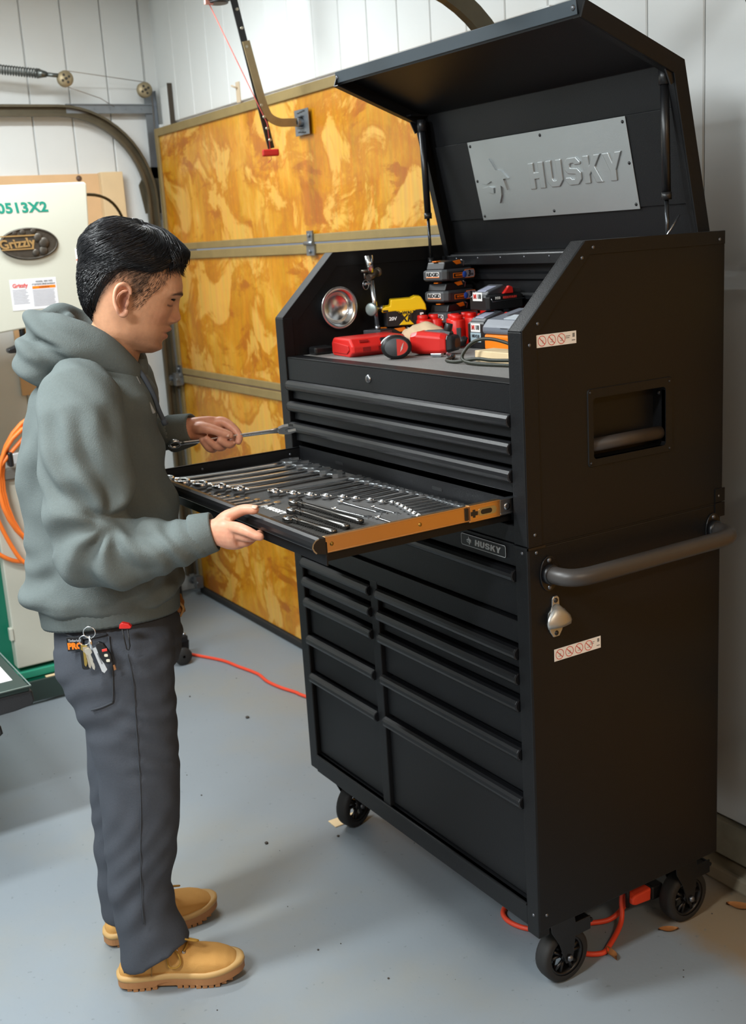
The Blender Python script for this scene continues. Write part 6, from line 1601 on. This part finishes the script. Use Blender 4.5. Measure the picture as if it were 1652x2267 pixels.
N1 = len(sme2.vertices)
full = np.tile(np.append(lin('cf9a7c'), 1.0), (N1, 1)); full[:n0, :3] = col
ev = np.empty(N1 * 3); sme2.vertices.foreach_get('co', ev); ev = ev.reshape(-1, 3)[n0:]; ec_ = ev @ Hi[:3, :3].T + Hi[:3, 3]
dp = smst(np.abs(ec_[:, 1]), .0765, .083); full[n0:, :3] = lin('8a5440') * (1 - dp[:, None]) + lin('d39c80') * dp[:, None]
at = sme2.color_attributes.new('albedo', 'FLOAT_COLOR', 'POINT'); at.data.foreach_set('color', full.ravel())
SKIN = mat('skin', 'c08a68', .48, var=.05, scale=40, bump=.10, bscale=260, spec=.4, sss=.12)
n_, l_, b_ = nodes_of(SKIN)
va = n_.new('ShaderNodeVertexColor'); va.layer_name = 'albedo'
nx = n_.new('ShaderNodeTexNoise'); nx.inputs['Scale'].default_value = 90; nx.inputs['Detail'].default_value = 4
tcx = n_.new('ShaderNodeTexCoord'); l_.new(tcx.outputs['Object'], nx.inputs['Vector'])
rm = n_.new('ShaderNodeMapRange'); rm.inputs['To Min'].default_value = .86; rm.inputs['To Max'].default_value = 1.14; l_.new(nx.outputs['Fac'], rm.inputs['Value'])
vm = n_.new('ShaderNodeVectorMath'); vm.operation = 'SCALE'; l_.new(va.outputs['Color'], vm.inputs[0]); l_.new(rm.outputs['Result'], vm.inputs['Scale'])
l_.new(vm.outputs[0], b_.inputs['Base Color'])
body = obj('body', sme2, SKIN, person)
# finger nails that show
NAIL = mat('finger_nail', 'd9a890', .3)
def nail(p, nrm, d_, w, l):
    p, nrm, d_ = Vector(p), Vector(nrm).normalized(), Vector(d_).normalized(); d_ = (d_ - nrm * d_.dot(nrm)).normalized(); s = nrm.cross(d_); m = MB(); rows = []
    for i in range(5):
        t = i / 4 - .5; r = []
        for j in range(5):
            q = j / 2 - 1; r.append(p + d_ * (t * l) + s * (q * w * (1 if abs(t) < .4 else .8)) - nrm * (q * q * w * .35 + (t * t) * l * .15))
        rows.append(r)
    vs = [x for r in rows for x in r]; m.add(vs, [(i * 5 + j, i * 5 + j + 1, (i + 1) * 5 + j + 1, (i + 1) * 5 + j) for i in range(4) for j in range(4)], True)
    o = obj('finger_nail', m, NAIL, body); sl = o.modifiers.new('s', 'SOLIDIFY'); sl.thickness = .0008; return o
nail((.401, -.2965, 1.2035), (-.05, -.42, .9), (.85, -.45, .05), .0062, .013)
nail((.300, .1215, 1.2835), (-.1, -1, .35), (.9, 0, -.4), .0055, .012)
# ---------------------------------------------------------------- hair
HAIR = mat('black_hair', '0f0f11', .38, var=.3, scale=300, spec=.45)
def hair_t(az, z):
    """thickness of the hair over the skull"""
    azd = math.degrees(az); zl_ = np.interp(azd, [0, 25, 42, 52, 60, 70, 78, 86, 92, 100, 112, 125, 140, 160, 180], [.098, .097, .092, .084, .076, .070, .066, .064, .062, .056, .034, .004, -.036, -.056, -.062])
    top = smst(np.array(z), .055, .105).item(); back = smst(np.array(azd), 85, 150).item()
    full_ = .003 + .019 * top + .010 * back * (1 - .45 * smst(np.array(-z), .0, .055).item())
    full_ += .010 * smst(np.array(z), .085, .11).item() * (1 - smst(np.array(azd), 20, 60).item())
    w = smst(np.array((z - zl_)), -.002, .022).item()
    return -.004 + (full_ + .004) * w
hr = MB(); rings = []; NA = 120
zr = list(np.linspace(-.075, .1475, 56))
for z in zr:
    r = []
    for k in range(NA):
        a = 2 * math.pi * k / NA; az_ = abs((a + math.pi) % (2 * math.pi) - math.pi)
        t = hair_t(az_, z)
        st_ = .0016 * math.sin(a * 38 + z * 90) + .001 * math.sin(a * 71 - z * 140) if t > .004 else 0
        p = skull_pt(z, a, t + st_)
        p.z += .8 * max(0, t) * smst(np.array(z), .08, .147).item()
        # forward quiff
        p.x += .012 * smst(np.array(z), .085, .105).item() * (1 - smst(np.array(z), .118, .1475).item()) * max(0, math.cos(a)) ** 2
        r.append(HM @ p)
    rings.append(r)
c0 = sum(rings[-1], Vector((0, 0, 0))) / NA; upd = (HM.to_3x3() @ Vector((0, 0, 1)))
for k_, h_ in ((.86, .0022), (.65, .0042), (.35, .0056), (.08, .0060)): rings.append([c0 + (p - c0) * k_ + upd * h_ for p in rings[55]])
hr.loft(rings)
hair = obj('hair', hr, HAIR, person)
# strands
st = MB(); cnt = 0
hrng = random.Random(3)
while cnt < 5200:
    z = hrng.uniform(-.05, .1475); a = hrng.uniform(0, 2 * math.pi); az_ = abs((a + math.pi) % (2 * math.pi) - math.pi)
    t = hair_t(az_, z)
    if t < .0035: continue
    if z < .07 and math.degrees(az_) < 100 and hrng.random() < .6: continue
    cnt += 1
    # path on the surface: comb direction in (a, z)
    sgn = 1 if math.sin(a) >= 0 else -1
    ptz, pta = z, a; P_ = []
    Ln = hrng.uniform(.020, .040) if z > .06 else hrng.uniform(.010, .018)
    frontal = math.cos(a) > .55 and .09 < z < .122
    for i in range(6):
        f = i / 5
        tt = hair_t(abs((pta + math.pi) % (2 * math.pi) - math.pi), ptz)
        p = skull_pt(max(-.09, min(.1475, ptz)), pta, max(tt, -.002) + .0006 + .0050 * f * hrng.uniform(.3, 1.2))
        p.z += .8 * max(0, tt) * smst(np.array(ptz), .08, .147).item()
        p.x += .012 * smst(np.array(ptz), .085, .105).item() * (1 - smst(np.array(ptz), .118, .1475).item()) * max(0, math.cos(pta)) ** 2
        P_.append(HM @ p)
        if frontal: ptz -= Ln * .13; p.x += .003
        else:
            pta += sgn * Ln * .16 / .08 * (.9 if z > .05 else .4); ptz -= Ln * (.12 if z > .05 else .19)
    if frontal:
        P_ = [q + Vector((.010 * (i / 5) ** 2 * hrng.uniform(.2, 1), 0, .004 * math.sin(i))) for i, q in enumerate(P_)]
    w0 = hrng.uniform(.0006, .0011)
    st.tube(P_, [w0, w0, w0, w0 * .8, w0 * .5, w0 * .15], 3, caps=False)
fc = 0
while fc < 3000:
    z = hrng.uniform(-.03, .09); a = hrng.uniform(math.radians(38), math.radians(135)) * hrng.choice((-1, 1)); azd = math.degrees(abs(a))
    zl_ = np.interp(azd, [0, 25, 42, 52, 60, 70, 76, 82, 88, 100, 112, 125, 140], [.098, .096, .085, .062, .046, .012, -.010, -.012, .018, .036, .030, .0, -.038])
    if z < zl_ - .002 + hrng.uniform(0, .012): continue
    fc += 1
    p0 = skull_pt(z, a, -.001); p1 = skull_pt(z - .007, a + math.copysign(.05, a), .0022)
    st.tube([HM @ p0, HM @ ((p0 + p1) / 2 + Vector((0, math.copysign(.001, a), 0))), HM @ p1], [.00024, .00022, .0001], 3, caps=False)
hs_ = obj('hair_strands', st, mat('black_hair_strand', '17171a', .30, var=.4, scale=200, spec=.5), hair); hs_['kind'] = 'stuff'
# ---------------------------------------------------------------- things he holds or carries
d_ = Vector((.284, .050, .016)); L_ = d_.length
o = link('combination_wrench', WM, None, None)
Rz = Matrix((Vector((0, -1, 0)), d_.normalized(), Vector((0, -1, 0)).cross(d_.normalized()))).transposed().to_4x4()
# lay the wrench flat in the hand: ring end at his sleeve, jaw towards the chest
ex = Vector((0, -.75, .66)).normalized(); ey = d_.normalized(); ex = (ex - ey * ex.dot(ey)).normalized(); ez = ex.cross(ey)
Mw = Matrix((ex * L_ * 1.0, ey * L_ * .97, ez * L_ * .8)).transposed().to_4x4(); Mw.translation = Vector((.176, .116, 1.264))
o.matrix_world = Matrix.Translation(PO) @ Matrix.Rotation(PA, 4, 'Z') @ Mw
tag(o, 'long chrome wrench held up in the raised hand above the drawer', 'wrench')
# key bunch at the hip
hn = outer_n(.01, .90) - .006
kr = prop('key_bunch', 'bunch of keys with a car fob hanging at the near hip', 'keys')
obj('ring', MB().tube([(.008 + .013 * math.cos(a), hn - .004, .922 + .013 * math.sin(a)) for a in [2 * math.pi * k / 20 for k in range(20)]], .0014, 6, closed=True), CHROME, kr)
obj('ring', MB().tube([(-.004 + .011 * math.cos(a), hn - .008, .906 + .011 * math.sin(a)) for a in [2 * math.pi * k / 20 for k in range(20)]], .0013, 6, closed=True), CHROME, kr)
obj('clasp', MB().tube([(.008, hn - .006, .915), (.010, hn - .010, .900), (.010, hn - .010, .882)], [.003, .0045, .0035], 8), CHROME, kr)
m = MB(); m.prism([(x, z) for x, z in ((.012, .888), (.020, .890), (.039, .838), (.032, .830), (.027, .834))], 'y', hn - .012, hn - .0095); fl = obj('metal_tag', m, mat('pale_alloy_tag', 'cfd2d4', .35, metal=.5), kr)
obj('tag_print', MB().prism([(.021, .876), (.024, .877), (.031, .852), (.028, .851)], 'y', hn - .0125, hn - .0121), GREYP, fl)
m = MB(); m.prism(rrect(-.017, .001, .838, .895, .006), 'y', hn - .007, hn - .003); obj('black_holder', m, BLKP, kr, .001)
for k, (a, cl) in enumerate(((-.02, 'b59a52'), (.10, 'c9bfae'), (.20, 'd8d2c4'))):
    m = MB(); m.prism([(-.0065, .0), (-.0075, -.010), (-.0030, -.014), (-.0030, -.046), (0, -.050), (.0030, -.044), (.0038, -.036), (.0025, -.032), (.0040, -.026), (.0028, -.014), (.0075, -.010), (.0065, 0)], 'y', 0, .0018)
    o = obj('key', m, mat('key_metal_%d' % k, cl, .35, metal=.8), kr); o.location = (-.006 + .004 * k, hn - .0095 - .0022 * k, .896 - .004 * k); o.rotation_euler = (0, -a, 0)
fb = obj('car_fob', MB().prism([(x, z) for x, z in ((.020, .897), (.028, .903), (.038, .898), (.052, .872), (.053, .856), (.046, .850), (.034, .853), (.026, .868))], 'y', hn - .016, hn - .006), BLKP, kr, .0025, 3)
obj('red_button', MB().prism([(.0335, .886), (.045, .888), (.0455, .882), (.034, .880)], 'y', hn - .0172, hn - .0155), REDP, fb, .0008)
for x, z in ((.0415, .872), (.0445, .860)): obj('grey_button', MB().prism(rrect(x - .004, x + .004, z - .003, z + .003, .0018), 'y', hn - .0172, hn - .0155), mat('pale_button', 'c9c6b4', .5), fb)
obj('copper_stub', MB().prism([(.052, .846), (.056, .847), (.058, .836), (.053, .834)], 'y', hn - .010, hn - .007), mat('copper_stub', 'b07a50', .4, metal=.6), kr)
# red knife clipped in the front pocket
kn = outer_n(.086, .92) - .004
kf = prop('pocket_knife', 'red pocket knife clipped inside the trouser front pocket', 'knife')
obj('handle', MB().prism([(.072, .925), (.074, .935), (.080, .939), (.094, .935), (.100, .928), (.096, .924)], 'y', kn - .004, kn + .008), RED, kf, .002)
obj('clip', MB().tube([(.079, kn - .003, .924), (.082, kn - .005, .900), (.084, kn - .004, .878), (.088, kn - .004, .876), (.092, kn - .005, .885), (.091, kn - .004, .924)], .0015, 6), BLKP, kf)
# tan pouch at the far hip
m = MB(); cp = Vector((.150, .055, .895))
mp_ = bpy.data.meshes.new('tan_pouch'); bm = bmesh.new(); bmesh.ops.create_icosphere(bm, subdivisions=3, radius=1)
for q in bm.verts:
    p = q.co.copy(); p *= 1 + .12 * math.sin(p.x * 5 + p.z * 4) + .08 * math.sin(p.z * 9 + p.y * 3)
    q.co = Vector((p.x * .022, p.y * .030, p.z * .030)) + cp
bm.to_mesh(mp_); bm.free(); mp_.polygons.foreach_set('use_smooth', [True] * len(mp_.polygons))
tp = prop('leather_pouch', 'crumpled tan leather pouch below the hoodie front at the far hip', 'pouch')
obj('pouch_body', mp_, mat('brown_leather', '8a5a2c', .6, var=.3, scale=60, bump=.4), tp)
obj('strap', MB().tube(spline([cp + Vector((.0, -.02, .02)), cp + Vector((.022, -.024, .0)), cp + Vector((.012, -.02, -.024))], 5), .003, 6), mat('pale_thong', 'b08a58', .7), tp)
